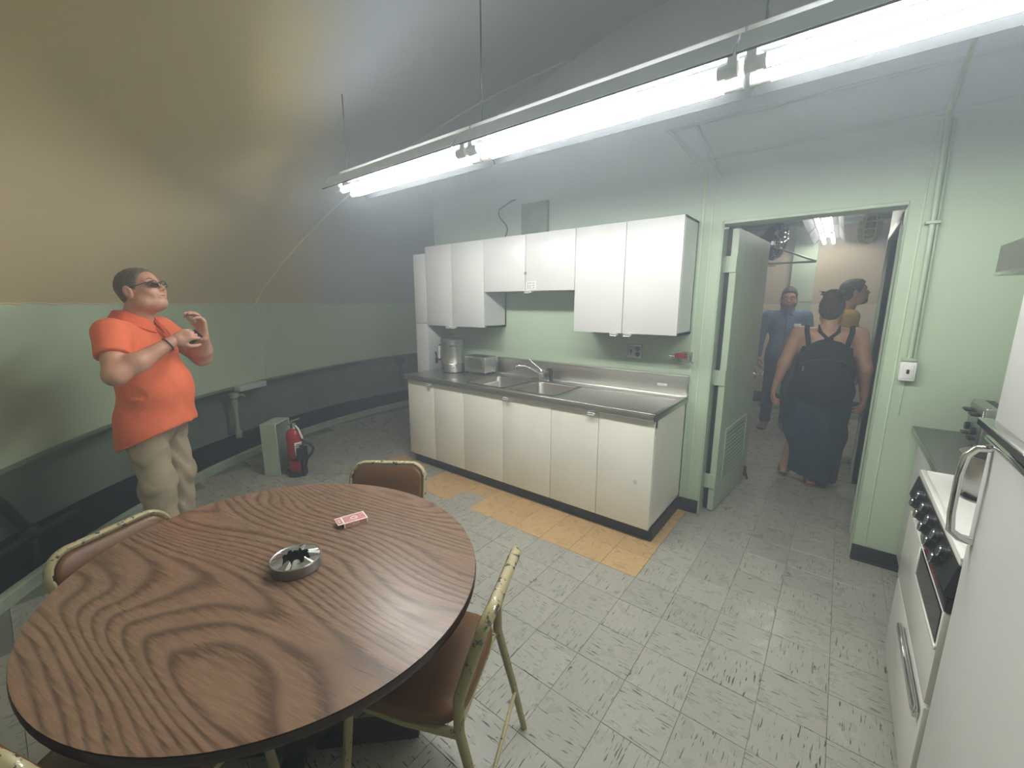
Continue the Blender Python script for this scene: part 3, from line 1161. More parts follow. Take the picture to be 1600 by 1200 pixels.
def fixture(name, label, x0, x1, group, axis='x', off=None, tube='tube', z=FZ, ya=YA, yb=YB, rods=True):
    """two-tube industrial reflector; axis x: runs along x between x0 and x1"""
    t = thing(name, label, 'ceiling light', ((x0 + x1) / 2, (ya + yb) / 2, z) if axis == 'x' else ((ya + yb) / 2, (x0 + x1) / 2, z), 0, group)
    sw = (lambda u, y, q: (u, y, q)) if axis == 'x' else (lambda u, y, q: (y, u, q))
    ym = (ya + yb) / 2
    hw = .165

    def pr(poly, a, c, nm, mt, parent=None):
        b = B()
        b.prism([(p, q) for p, q in poly], lambda p, q, d: sw(d, p, q), a, c)
        return b.obj(nm, mt, t, parent, smooth=False)
    up = z + .075
    for s_ in (-1, 1):
        pr([(ym + s_ * hw, z - .004), (ym + s_ * (hw - .002), z - .010), (ym + s_ * .108, up - .012), (ym + s_ * .110, up - .007)], x0 + .004, x1 - .004, 'reflector', 'reflector')
        pr([(ym + s_ * (hw + .001), z - .004), (ym + s_ * (hw + .0025), z - .003), (ym + s_ * .1125, up - .005), (ym + s_ * .111, up - .006)], x0 + .004, x1 - .004, 'reflector_back', 'grey_paint')
        pr([(ym + s_ * .034, up - .003), (ym + s_ * .109, up - .011), (ym + s_ * .109, up - .008), (ym + s_ * .034, up)], x0 + .004, x1 - .004, 'added_uplight_strip', 'added_diffuser')  # added strips that let lamp light out upward
    pr([(ym - .034, up + .001), (ym + .034, up + .001), (ym + .034, up + .05), (ym - .034, up + .05)], x0 + .004, x1 - .004, 'channel', 'fixture')
    for y in (ya, yb):
        B().cyl(sw(x0 + .06, y, z), sw(x1 - .06, y, z), .019, n=20).obj('tube', tube, t)
        for e, s_ in ((x0 + .06, -1), (x1 - .06, 1)):
            b = B()
            b.cyl(sw(e - s_ * .012, y, z), sw(e + s_ * .014, y, z), .020, n=20)
            b.cyl(sw(e + s_ * .014, y, z), sw(e + s_ * .05, y, z), .0215, n=16)
            b.box(*(min(p, q) for p, q in zip(sw(e + s_ * .018, y - .014, z), sw(e + s_ * .046, y + .014, up))), *(max(p, q) for p, q in zip(sw(e + s_ * .018, y - .014, z), sw(e + s_ * .046, y + .014, up))))
            b.obj('socket', 'socket', t)
    if rods:
        for e in (x0 + .05,) if axis == 'x' else (x0 + .12, x1 - .12):
            p = sw(e, ym, up + .05)
            B().cyl(p, (p[0], p[1], dome_z(p[0], p[1]) + .01), .004, n=8).obj('hanger_rod', 'lip', t)
    return t


g = 'fluorescent fixtures in a row over the kitchen'
for k, lb_ in enumerate(['two tube fluorescent fixture at the far left end of the row', 'middle two tube fluorescent fixture of the row, above the sink counter', 'two tube fluorescent fixture at the right end, running out of the picture']):
    fixture('fluorescent_fixture', lb_, -2.80 + k * 1.225, -2.80 + (k + 1) * 1.225, g)
fixture('fluorescent_fixture', 'fluorescent fixture seen end on beyond the doorway', 5.0, 6.2, 'fluorescent fixtures in the far room', 'y', tube='tube_far', z=2.40, ya=-.31, yb=-.21)
fixture('fluorescent_fixture', 'added fluorescent fixture brightening the far room, closest to the far wall', 6.21, 7.41, 'fluorescent fixtures in the far room', 'y', tube='tube_far', z=2.40, ya=-.31, yb=-.21)  # extra lamp, added to lift the light on far wall and people

# ------------------------------------------------------------------ right run: counter, range, hood, refrigerator
t = thing('base_cabinet', 'white base cabinet with grey top in the corner beside the range', 'cabinet', (.42, 2.32, 0))
b = B()
b.box(.44, 2.325, .1, 1.035, 3.195, .86)
b.obj('carcass', 'cab_white', t, smooth=False)
B().box(.42, 2.328, .102, .44, 2.76, .857, .003, 2).obj('door', 'cab_white', t)
B().box(.42, 2.764, .102, .44, 3.193, .857, .003, 2).obj('door', 'cab_white', t)
B().box(.47, 2.325, 0, .48, 3.195, .1).obj('toe_kick', 'black_base', t)
b = B()
b.box(.39, 2.322, .862, 1.035, 3.197, .90, .004, 2)
o = b.obj('counter_top', 'counter_grey')
tag(o, 'dark grey countertop in the corner right of the doorway', 'countertop')
b = B()
b.box(.386, 2.322, .864, .39, 3.197, .898, .001, 1)
b.obj('steel_edging', 'steel', o)

# four slot toaster with lever knobs
tx, ty, tz = .56, 2.76, .90
t = thing('toaster', 'commercial chrome four slot toaster with black levers on the grey countertop', 'toaster', (tx, ty, tz))
B().box(tx, ty, tz + .02, tx + .30, ty + .26, tz + .215, .008, 3).obj('body', 'steel', t)
B().box(tx - .004, ty + .01, tz + .02, tx, ty + .25, tz + .20, .002, 1).obj('end_panel', 'alu', t)
for y in (ty + .07, ty + .19):
    b = B()
    b.box(tx - .035, y - .035, tz + .165, tx - .004, y + .035, tz + .177, .005, 2)
    b.cyl((tx - .03, y, tz + .171), (tx, y, tz + .171), .006, n=8)
    b.obj('lever', 'black_plastic', t)
    B().cyl((tx - .02, y, tz + .09), (tx - .003, y, tz + .09), .018, n=18).obj('knob', 'black_plastic', t)
    B().box(tx - .028, y - .03, tz + .05, tx - .003, y + .03, tz + .06, .004, 2).obj('crumb_tray_pull', 'black_plastic', t)
b = B()
for k in range(4):
    b.box(tx + .04 + k * .06, ty + .03, tz + .214, tx + .07 + k * .06, ty + .23, tz + .2165)
b.obj('bread_slots', 'black_plastic', t)
for x in (tx + .03, tx + .27):
    for y in (ty + .03, ty + .23):
        B().cyl((x, y, tz), (x, y, tz + .022), .012, n=10).obj('foot', 'black_plastic', t)

# range
sy0, sy1 = 1.535, 2.312
t = thing('kitchen_range', 'white kitchen range with black knob panel between counter and refrigerator', 'stove', (.33, sy0, 0))
b = B()
b.box(.345, sy0, .06, 1.03, sy1, .885)
b.box(.38, sy0 + .02, 0, 1.0, sy1 - .02, .06)
b.obj('body', 'stove_white', t, smooth=False)
ct = B().box(.325, sy0, .885, 1.03, sy1, .905, .006, 3)
ct.box(.325, sy0, .90, .345, sy1, .912, .005, 2)
ct.box(.345, sy1 - .02, .90, 1.03, sy1, .912, .005, 2)
ct.box(.345, sy0, .90, 1.03, sy0 + .02, .912, .005, 2)
ct = ct.obj('cooktop', 'stove_white', t)
for (x, y, r) in ((.50, sy0 + .20, .10), (.50, sy1 - .20, .085), (.80, sy0 + .20, .085), (.80, sy1 - .20, .10)):
    br = B().lathe([(r + .02, .0), (r + .018, .006), (r, .004), (r * .3, -.004), (0, -.004)], (x, y, .905), 32).obj('drip_bowl', 'chrome', t, ct)
    b = B()
    pts = []
    for k in range(90):
        a = k / 90 * 2 * math.pi * 4
        q = .018 + (r - .02) * k / 90
        pts.append((x + q * math.cos(a), y + q * math.sin(a), .914))
    b.tube(pts, .0055, 6)
    b.obj('burner_coil', 'burner', t, ct)
b = B()    # sloping control panel
b.prism([(.34, .885), (.325, .882), (.308, .80), (.315, .785), (.345, .785)], lambda u, v, d: (u, d, v), sy0 + .003, sy1 - .003)
cp = b.obj('control_panel', 'black_plastic', t, smooth=False)
nrm = Vector((-.083, 0, .017)).normalized()
for row, z in ((0, .862), (1, .822)):
    for k in range(5):
        y = sy1 - .17 - k * .115 - (.0 if row else .03)
        x = .308 + (z - .80) / .082 * .017
        p = Vector((x, y, z))
        b = B()
        b.cyl(p, p + nrm * .006, .023, .022, 20)
        b.cyl(p + nrm * .006, p + nrm * .018, .019, .0175, 20)
        kn = b.obj('knob', 'black_plastic', t, cp)
        B().cyl(p + nrm * .018, p + nrm * .0205, .0165, .0155, 18).obj('knob_cap', 'chrome', t, kn)
b = B()
b.box(.318, sy0 + .01, .735, .345, sy1 - .30, .778, .004, 2)
dt = b.obj('door_top_trim', 'glass_black', t)
b = B()
for k in range(26):
    y = sy1 - .36 - k * .012
    b.box(.3165, y - random.uniform(.002, .005), .752, .319, y + .004, .752 + random.uniform(.006, .012))
b.obj('red_print', 'red', t, dt)
od = B().box(.318, sy0 + .01, .43, .345, sy1 - .012, .732, .006, 2).obj('oven_door', 'stove_white', t)
B().box(.3155, sy0 + .02, .625, .32, sy1 - .36, .728, .003, 1).obj('window', 'glass_black', t, od)
b = B()
for (y0, y1, z0, z1) in ((sy0 + .01, sy1 - .345, .61, .625), (sy1 - .36, sy1 - .345, .61, .73)):
    b.box(.313, y0, z0, .32, y1, z1, .003, 1)
b.obj('window_frame', 'stove_white', t, od)
dr = B().box(.32, sy0 + .01, .07, .345, sy1 - .012, .42, .006, 2).obj('broiler_drawer', 'stove_white', t)
b = B()
b.box(.298, sy0 + .03, .375, .315, sy1 - .33, .40, .004, 2)
b.box(.305, sy0 + .03, .355, .322, sy1 - .33, .378, .003, 1)
b.obj('drawer_handle', 'chrome', t, dr)

# pot on the range
px, py, pz = .50, 2.112, .9195
t = thing('cooking_pot', 'aluminium pot with a flared rim on the far burner of the range', 'pot', (px, py, pz))
B().lathe([(0, 0), (.085, 0), (.092, .008), (.095, .13), (.112, .138), (.112, .142), (.090, .138), (.086, .012), (0, .012)], (px, py, pz), 40).obj('body', 'alu', t)
for s_ in (-1, 1):
    b = B()
    b.tube([(px - .03, py + s_ * .093, pz + .10), (px - .03, py + s_ * .125, pz + .10), (px + .03, py + s_ * .125, pz + .10), (px + .03, py + s_ * .093, pz + .10)], .005, 8)
    b.obj('handle', 'chrome', t)

# hood
t = thing('range_hood', 'stainless range hood on the right wall above the range', 'range hood', (.42, sy0, 1.68))
b = B()
b.prism([(.42, 1.68), (1.035, 1.68), (1.035, 1.86), (.60, 1.86), (.435, 1.785), (.42, 1.785)], lambda u, v, d: (u, d, v), sy0, 2.32)
b.obj('canopy', 'steel', t, smooth=False)
b = B()
b.box(.416, sy0 + .0, 1.68, .42, 2.32, 1.692, .001, 1)
b.obj('lip', 'chrome', t)
b = B()
b.box(.60, 1.70, 1.86, 1.035, 2.10, 2.7)
b.obj('duct', 'steel_dk', t, smooth=False)

# refrigerator
ry0, ry1 = .72, 1.505
t = thing('refrigerator', 'tall off white refrigerator with chrome handles at the right edge', 'refrigerator', (.33, ry0, 0))
B().box(.385, ry0, .05, 1.03, ry1, 1.66, .015, 3).obj('body', 'fridge', t)
B().box(.42, ry0 + .02, 0, 1.0, ry1 - .02, .05).obj('plinth', 'black_base', t)
ld = B().box(.322, ry0, .07, .38, ry1, 1.262, .012, 4).obj('door', 'fridge', t)
ud = B().box(.322, ry0, 1.29, .38, ry1, 1.66, .012, 4).obj('freezer_door', 'fridge', t)
B().box(.36, ry0 + .01, 1.262, .384, ry1 - .01, 1.29).obj('gasket', 'black_base', t)
b = B()
yh = ry1 - .045
b.tube([(.322, yh, 1.238), (.296, yh, 1.234), (.281, yh, 1.212), (.276, yh, 1.16), (.277, yh, 1.06), (.281, yh, 1.012), (.298, yh, .998), (.322, yh, .995)], [.009, .009, .009, .008, .008, .009, .010, .011], 12, sx=1.1)
b.obj('handle', 'chrome', t, ld)
b = B()
b.box(.300, ry0 + .01, 1.290, .325, ry1 + .004, 1.303, .003, 2)
b.box(.296, ry0 + .01, 1.284, .302, ry1 + .004, 1.303, .002, 1)
b.obj('handle', 'chrome', t, ud)
b = B()
b.box(.312, ry0 + .02, 1.250, .3235, ry1 - .003, 1.262, .003, 2)
b.obj('door_trim', 'chrome', t, ld)

# ------------------------------------------------------------------ table, ashtray, card box, chairs
TX, TY, TZ, TA, TB, TR_ = -1.37, .51, .74, .667, .588, R(6.5)
t = thing('dining_table', 'oval walnut laminate table with dark edge on a pedestal', 'table', (TX, TY, 0))
B().lathe([(0, -.004), (.985, -.004), (.995, -.002), (.998, 0), (0, 0)], (TX, TY, TZ), 96, TA, TB, TR_).obj('top', 'wood', t, ang=60)
B().lathe([(.96, -.034), (.985, -.034), (1.0, -.028), (1.003, -.015), (1.0, -.003), (.985, -.004), (.96, -.006)], (TX, TY, TZ), 96, TA, TB, TR_).obj('edge_band', 'wood_edge', t, ang=60)
B().lathe([(0, -.05), (.90, -.05), (.965, -.034), (.965, -.0045), (0, -.0045)], (TX, TY, TZ), 96, TA, TB, TR_).obj('underside', 'wood_edge', t, ang=60)
b = B()
b.box(TX - .09, TY - .09, .06, TX + .09, TY + .09, .692, .012, 2)
b.obj('pedestal', 'dark_metal', t)
for k in range(4):
    a = R(45 + 90 * k)
    b = B()
    b.box(.05, -.035, .0, .42, .035, .05, .01, 2, Matrix.Translation((TX, TY, 0)) @ Matrix.Rotation(a, 4, 'Z'))
    b.obj('foot', 'dark_metal', t)

# ashtray: a tin with its lid torn into points
ax, ay, az_ = -1.30, .525, TZ
t = thing('ashtray', 'round tin ashtray with jagged cut hole on the table', 'ashtray', (ax, ay, az_))
b = B()
b.lathe([(0, .0015), (.072, .0015), (.074, .004), (.074, .033), (.076, .036), (.074, .039), (.070, .036)], (ax, ay, az_), 48)
b.obj('tin', 'alu', t)
b = B()
n = 72
outer, inner = [], []
for k in range(n):
    a = 2 * math.pi * k / n
    jag = .034 + .010 * (abs(((k / n * 9) % 1) - .5) * 2) + .003 * math.sin(3 * a)
    outer.append((ax + .0715 * math.cos(a), ay + .0715 * math.sin(a), az_ + .0365))
    inner.append((ax + jag * math.cos(a), ay + jag * math.sin(a), az_ + .035 + (.011 if jag < .039 else 0)))
b.raw(outer + inner, [(k, (k + 1) % n, n + (k + 1) % n, n + k) for k in range(n)])
b.obj('cut_lid', 'alu', t)
B().lathe([(0, .003), (.07, .003), (.07, .0305), (.066, .0305), (.066, .006), (0, .006)], (ax, ay, az_), 40).obj('dark_inside', 'ink', t)

# box of playing cards
cx_, cy_ = -1.415, .80
t = thing('card_box', 'open red and white playing card box on the table', 'card box', (cx_, cy_, TZ), R(254))


def cbox(x0, y0, z0, x1, y1, z1, name, mat, parent=None, mtx=None):
    b = B()
    b.box(x0, y0, z0, x1, y1, z1, .0006, 1, mtx)
    o = bpy.data.objects.new(name, b.mesh(name, mat))
    C.objects.link(o)
    o.parent = parent or t
    me = o.data
    uv = me.uv_layers.new(name='UVMap')
    for p in me.polygons:
        nn = p.normal
        ax_ = max(range(3), key=lambda i: abs(nn[i]))
        for li in p.loop_indices:
            co = me.vertices[me.loops[li].vertex_index].co
            q = ((co.x - x0) / (x1 - x0), (co.y - y0) / (y1 - y0), (co.z - z0) / (z1 - z0))
            uv.data[li].uv = (q[0], q[1]) if ax_ == 2 else ((q[0], q[2]) if ax_ == 1 else (q[1], q[2]))
    return o


b = B()
cb = cbox(-.045, -.032, 0.0005, .045, .032, .0185, 'box', 'cards')
cbox(.0452, -.029, .002, .0458, .029, .0165, 'inside', 'ink')
fl = cbox(.045, -.031, .0175, .066, .031, .0185, 'flap', 'cards')


def chair():
    """steel office chair, local frame: faces +X, back at x=0 top"""
    t = thing('dining_chair', 'c', 'chair')
    # seat pad
    b = B()
    n = 40
    P = []
    for k in range(n):
        a = 2 * math.pi * k / n
        cx2, sy2 = math.cos(a), math.sin(a)
        e = .45
        P.append((.245 + .205 * abs(cx2) ** e * (1 if cx2 > 0 else -1), .205 * abs(sy2) ** e * (1 if sy2 > 0 else -1)))
    rings = [(.9, .415), (.97, .42), (1, .43), (1., .45), (.97, .462), (.85, .468), (.4, .47)]
    V = [(.245 + (x - .245) * s_, y * s_, z) for s_, z in rings for x, y in P]
    F = [(i * n + k, i * n + (k + 1) % n, (i + 1) * n + (k + 1) % n, (i + 1) * n + k) for i in range(len(rings) - 1) for k in range(n)]
    F += [tuple(range(n))[::-1], tuple(range((len(rings) - 1) * n, len(rings) * n))]
    b.raw(V, F)
    b.obj('seat', 'vinyl', t, ang=70)
    # back pad: curved, rounded plate set in a painted rim
    def back(y, z, d):
        # z from .53 to .78; leaning back with height, hollow across
        lean = -.30 * (z - .46)
        return (.06 + lean - d + .30 * y * y, y, z)
    def plate(hw, z0, z1, rad, d0, d1, name, mat):
        pts = []
        for cy2, cz2, a0 in ((hw - rad, z1 - rad, 0), (-hw + rad, z1 - rad, 90), (-hw + rad, z0 + rad, 180), (hw - rad, z0 + rad, 270)):
            for k in range(8):
                a = R(a0 + 90 * k / 7)
                pts.append((cy2 + rad * math.cos(a), cz2 + rad * math.sin(a)))
        m_ = len(pts)
        cyy, czz = 0, (z0 + z1) / 2
        lay = []
        for s_, d in ((.5, d0), (.93, d0), (.985, d0 + (d1 - d0) * .25), (1, (d0 + d1) / 2), (.985, d1 - (d1 - d0) * .25), (.93, d1), (.5, d1)):
            lay += [back(cyy + (y - cyy) * s_, czz + (z - czz) * s_, d) for y, z in pts]
        b = B()
        F = [(i * m_ + k, i * m_ + (k + 1) % m_, (i + 1) * m_ + (k + 1) % m_, (i + 1) * m_ + k) for i in range(6) for k in range(m_)]
        # close both sides with a strip grid so the curvature is kept
        for base in (0, 6 * m_):
            F.append(tuple(range(base, base + m_)))
        b.raw(lay, F)
        return b.obj(name, mat, t, ang=70)
    plate(.178, .535, .772, .06, -.014, .010, 'back_pad', 'vinyl')
    # painted rim hoop round the pad running down into the rear legs
    pts = []
    hw, z1, rad = .188, .782, .07
    for s_, rng in ((1, range(0, 8)), (-1, range(7, -1, -1))):
        for k in rng:
            a = R(90 * k / 7)
            y, z = s_ * (hw - rad + rad * math.cos(a)), z1 - rad + rad * math.sin(a)
            pts.append(back(y, z, .008))
    legR = [(-.055, .20, .0), (-.01, .197, .20), (.045, .192, .42), back(.19, .52, .008), back(.188, .62, .008)]
    legL = [(p[0], -p[1], p[2]) for p in legR]
    b = B()
    b.tube(legR[2:] + pts + legL[:1:-1], .0165, 10, sx=.72)
    b.obj('back_frame', 'chair_paint', t)
    for L in (legR, legL):
        b = B()
        b.tube(L[:3], [.012, .0145, .0165], 10, sx=.72)
        b.obj('leg', 'chair_paint', t)
    for s_ in (-1, 1):
        b = B()
        b.tube([(.445, s_ * .185, 0), (.425, s_ * .18, .2), (.405, s_ * .175, .41)], [.010, .012, .0135], 10, sx=1.3)
        b.obj('leg', 'chair_paint', t)
        b = B()
        b.tube([(.045, s_ * .19, .408), (.22, s_ * .19, .405), (.41, s_ * .175, .408)], .012, 8, sx=1.2)
        b.obj('seat_rail', 'chair_paint', t)
    b = B()
    b.tube([(-.02, -.196, .16), (-.02, .196, .16)], .007, 8)
    b.obj('stretcher', 'chair_paint', t)
    b = B()
    b.tube([(.055, -.19, .405), (.055, .19, .405)], .011, 8)
    b.obj('cross_rail', 'chair_paint', t)
    return t


g = 'steel chairs round the oval table'
c0 = chair()
spots = [(-1.985, .18, 25, 'steel chair with brown vinyl back on the table side nearest the man in orange'),
         (-1.735, 1.195, -55, 'steel chair at the far side of the table facing the sink counter gap'),
         (-.70, .865, 204, 'steel chair with chipped cream paint at the right of the table'),
         (-1.22, -.14, 109, 'steel chair at the near side of the table, mostly out of the picture')]
spots[1] = spots[1][:3] + ('steel chair behind the playing card box at the far side of the table',)
for k, (x, y, a, lb_) in enumerate(spots):
    # the spot is the middle of the top of the back; the frame leans back .05 there
    o = c0 if k == 0 else copy_tree(c0)
    ca, sa = math.cos(R(a)), math.sin(R(a))
    o.matrix_basis = Matrix.Translation((x + .04 * ca, y + .04 * sa, 0)) @ Matrix.Rotation(R(a), 4, 'Z')
    tag(o, lb_, 'chair', g)

# ------------------------------------------------------------------ fire extinguisher and its stand, wall hangers
ex, ey = -3.945, 1.64
t = thing('extinguisher_stand', 'pale green sheet metal floor box behind the fire extinguisher', 'metal box', (-4.1, 1.5, 0))
MS = Matrix.Translation((-4.02, 1.50, 0)) @ Matrix.Rotation(R(38), 4, 'Z')
def sb(x0, y0, z0, x1, y1, z1, nm, mt):
    b = B()
    b.box(x0, y0, z0, x1, y1, z1, .003, 1, MS)
    return b.obj(nm, mt, t)
sb(-.07, -.005, 0, .075, .012, .50, 'front_plate', 'green_metal')
sb(-.07, .012, 0, -.055, .24, .50, 'side_plate', 'green_metal')
sb(-.07, .012, .488, .075, .24, .50, 'top_plate', 'green_metal')
sb(-.055, .225, 0, .075, .24, .49, 'back_plate', 'green_metal')
exx, exy = -3.875, 1.665
t = thing('fire_extinguisher', 'red fire extinguisher with black hose beside the green floor box', 'fire extinguisher', (exx, exy, 0))
B().lathe([(0, .035), (.055, .035), (.068, .045), (.07, .06), (.07, .38), (.064, .415), (.045, .44), (.025, .45), (0, .45)], (exx, exy, 0), 36).obj('cylinder', 'red', t)
B().lathe([(.027, .448), (.028, .46), (.022, .462), (.022, .50), (0, .50)], (exx, exy, 0), 20).obj('valve', 'chrome', t)
dirx = Vector((.787, .617, 0))
cc = Vector((exx, exy, 0))
b = B()
b.tube([cc + Vector((0, 0, .49)), cc - dirx * .03 + Vector((0, 0, .51)), cc + dirx * .06 + Vector((0, 0, .545))], .008, 8, sx=1.6)
b.obj('lever', 'chrome', t)
b = B()
b.tube([cc - dirx * .01 + Vector((0, 0, .475)), cc - dirx * .09 + Vector((0, 0, .505))], .008, 8, sx=1.6)
b.obj('carry_handle', 'chrome', t)
b = B()
b.tube([cc + dirx * .02 + Vector((0, 0, .475)), cc + dirx * .06 + Vector((.01, -.02, .45)), cc + dirx * .085 + Vector((.02, -.02, .36))], [.008, .009, .01], 10)
b.obj('discharge_pipe', 'plastic_white', t)
b = B()
b.tube([cc + dirx * .08 + Vector((.02, -.02, .33)), cc + dirx * .13 + Vector((0, 0, .31)), cc + dirx * .17 + Vector((0, 0, .26)), cc + dirx * .15 + Vector((0, 0, .21)), cc + dirx * .10 + Vector((0, 0, .16)), cc + dirx * .09 + Vector((.02, -.02, .08))], .013, 10)
b.obj('hose', 'black_plastic', t)
# paper label wrapped on the side facing the room
def wrap(a0, a1, z0, z1, r, nm, mt, parent=None):
    n = 10
    V = []
    for k in range(n + 1):
        a = R(a0 + (a1 - a0) * k / n)
        for rr_ in (r, r + .0012):
            for z in (z0, z1):
                V.append((exx + rr_ * math.cos(a), exy + rr_ * math.sin(a), z))
    F = []
    for k in range(n):
        q = k * 4
        F += [(q + 2, q + 6, q + 7, q + 3), (q, q + 1, q + 5, q + 4), (q + 1, q + 3, q + 7, q + 5), (q, q + 4, q + 6, q + 2)]
    F += [(0, 2, 3, 1), (n * 4, n * 4 + 1, n * 4 + 3, n * 4 + 2)]
    b = B()
    b.raw(V, F)
    return b.obj(nm, mt, t, parent)
va = math.degrees(math.atan2(-exy, -exx))
lbp = wrap(va - 5, va + 55, .21, .33, .0702, 'label', 'paper')
for k in range(6):
    wrap(va + 0 + 4 * (k % 2), va + 46 - 5 * (k % 3), .225 + k * .016, .232 + k * .016, .0712, 'label_print', 'ink', lbp)
b = B()
b.lathe([(.074, .16), (.078, .16), (.078, .185), (.074, .185), (.074, .16)], (exx, exy, 0), 32)
b.lathe([(.0, .0), (.085, .0), (.088, .01), (.088, .05), (.08, .055), (.074, .04), (0, .034)], (exx, exy, 0), 32)
b.box(-.012, -.10, .0, .012, -.07, .30, .002, 1, Matrix.Translation((exx, exy, 0)) @ Matrix.Rotation(R(va + 215 - 90), 4, 'Z'))
b.box(-.05, -.10, .16, .05, -.08, .28, .002, 1, Matrix.Translation((exx, exy, 0)) @ Matrix.Rotation(R(va + 215 - 90), 4, 'Z'))
b.obj('floor_bracket', 'black_plastic', t)


def polar(r, deg, z):
    return Vector(ring_pt(r, deg, z))


# white box and pale isolator pipe hanging under the wall lip
t = thing('lip_box', 'small white box fixed to the wall lip above the floor box', 'utility box', polar(RW - .06, 205.3, .69))
b = B()
Mx = Matrix.Translation(polar(RW - .03, 205.0, .715)) @ Matrix.Rotation(R(205 + 90), 4, 'Z')
b.box(-.19, -.02, -.028, .15, .06, .028, .004, 2, Mx)
b.obj('case', 'cab_white', t)
t = thing('support_pipe', 'pale painted pipe with flanges standing below the wall lip', 'pipe', polar(RW, 206.6, .25))
b = B()
p0, p1 = polar(RW - .02, 207.0, .25), polar(RW - .02, 207.0, .66)
b.cyl(p0, p1, .018, n=14)
b.cyl(p1 - Vector((0, 0, .14)), p1 - Vector((0, 0, .05)), .026, n=14)
b.obj('pipe', 'curb', t)
b = B()
b.sph(p0, .035, 14, 10)
b.cyl(p0 - Vector((0, 0, .05)), p0, .03, n=14)
b.cyl(p1 - Vector((0, 0, .03)), p1 + Vector((0, 0, .02)), .045, n=16)
b.obj('flange', 'curb', t)
b = B()
b.tube([p1 - Vector((0, 0, .02)), p1 - Vector((0, 0, .02)) + (polar(RW - .02, 205.8, .66) - polar(RW - .02, 207.0, .66)), polar(RW - .02, 205.6, .61)], .016, 10)
b.tube([p0, polar(RB - .03, 205.4, .24)], .014, 10)
b.obj('elbow', 'curb', t)
# dark isolator strut with rail at the left edge
t = thing('support_strut', 'dark metal isolator strut under the wall lip at the left edge', 'strut', polar(RB, 226, .1))
q0, q1 = polar(RB - .08, 229.6, .56), polar(RB - .1, 227.6, .18)
b = B()
b.cyl(q0 + Vector((0, 0, .03)), q0 - Vector((0, 0, .02)), .055, n=16)
b.tube([q0, q0 * .6 + q1 * .4, q1], [.02, .032, .022], 12)
b.obj('strut', 'dark_metal', t)
b = B()
b.sph(q1, .05, 14, 10)
b.cyl(q1, q1 - Vector((0, 0, .22)), .02, n=12)
b.obj('clamp', 'dark_metal', t)
b = B()
b.tube([polar(RB - .1, d, .15) for d in (224, 226, 228, 230, 232, 234, 236)], .025, 10)
b.obj('rail', 'dark_metal', t)
# dark bracket at the far end of the lip next to the tall cabinet
t = thing('lip_bracket', 'dark bracket under the wall lip beside the tall cabinet', 'bracket', polar(RW, 178, .6))
b = B()
p = polar(RW - .02, 177.5, .70)
b.box(-.06, -.05, -.05, .06, .05, .05, .006, 2, Matrix.Translation(p))
b.cyl(p, p - Vector((0, 0, .35)), .03, n=12)
b.sph(p - Vector((0, 0, .2)), .05, 12, 10)
b.obj('bracket', 'dark_metal', t)

# ------------------------------------------------------------------ far room fittings
t = thing('caged_lamp', 'wire caged lamp hanging at the top right of the doorway', 'lamp', (.085, 4.15, 2.25))
lx, ly, lz = .085, 4.15, 2.135
B().lathe([(0, .30), (.025, .30), (.03, .12), (.045, .10), (.045, .07), (0, .07)], (lx, ly, lz), 20).obj('holder', 'plastic_white', t)
B().cyl((lx, ly, lz + .28), (lx, ly, dome_z(lx, ly) - .002), .008, n=8).obj('stem', 'dark_metal', t)
B().lathe([(.024, .07), (.030, .02), (.028, -.05), (.018, -.075), (0, -.08)], (lx, ly, lz), 20).obj('globe', 'bulb_dim', t)
b = B()
for k in range(6):
    a = R(60 * k)
    b.tube([(lx + r * math.cos(a), ly + r * math.sin(a), lz + z) for r, z in ((.046, .08), (.062, .03), (.062, -.06), (.045, -.105), (.0, -.118))], .005, 6)
for z, r in ((.03, .062), (-.02, .063), (-.06, .062)):
    b.tube([(lx + r * math.cos(R(20 * k)), ly + r * math.sin(R(20 * k)), lz + z) for k in range(18)], .005, 6, closed=True)
b.obj('cage', 'cage_wire', t)

t = thing('wall_fan', 'round blue grey fan in a wire guard behind the top of the door', 'fan', (-.58, 4.9, 2.0))
fc_ = Vector((-.59, 4.9, 2.17))
fd = Vector((.93, -.30, -.2)).normalized()
q = fd.to_track_quat('Z', 'Y').to_matrix().to_4x4()
b = B()
b.lathe([(.155, -.06), (.17, -.03), (.172, .02), (.165, .035), (.16, .03), (.163, -.03), (.15, -.055)], (0, 0, 0), 36)
bmesh.ops.transform(b.bm, matrix=Matrix.Translation(fc_) @ q, verts=b.bm.verts)
b.obj('guard_ring', 'fan_blue', t)
b = B()
for k in range(16):
    a = R(22.5 * k)
    b.tube([(r * math.cos(a), r * math.sin(a), z) for r, z in ((.02, .065), (.09, .06), (.165, .03))], .0025, 5)
for r, z in ((.05, .064), (.09, .06), (.13, .048)):
    b.tube([(r * math.cos(R(15 * k)), r * math.sin(R(15 * k)), z) for k in range(24)], .0025, 5, closed=True)
bmesh.ops.transform(b.bm, matrix=Matrix.Translation(fc_) @ q, verts=b.bm.verts)
b.obj('wire_guard', 'chrome', t)
for k in range(4):
    b = B()
    b.box(.02, -.04, -.002, .14, .04, .002, .001, 1, Matrix.Translation(fc_) @ q @ Matrix.Rotation(R(90 * k), 4, 'Z') @ Matrix.Rotation(R(25), 4, 'X'))
    b.obj('blade', 'fan_blue', t)
b = B()
b.cyl((0, 0, -.14), (0, 0, -.02), .05, .06, 20)
bmesh.ops.transform(b.bm, matrix=Matrix.Translation(fc_) @ q, verts=b.bm.verts)
b.obj('motor', 'dark_metal', t)
b = B()
b.cyl(fc_ - fd * .1, fc_ - fd * .1 - Vector((0, 0, .19)), .015, n=10)
b.obj('stand', 'dark_metal', t)
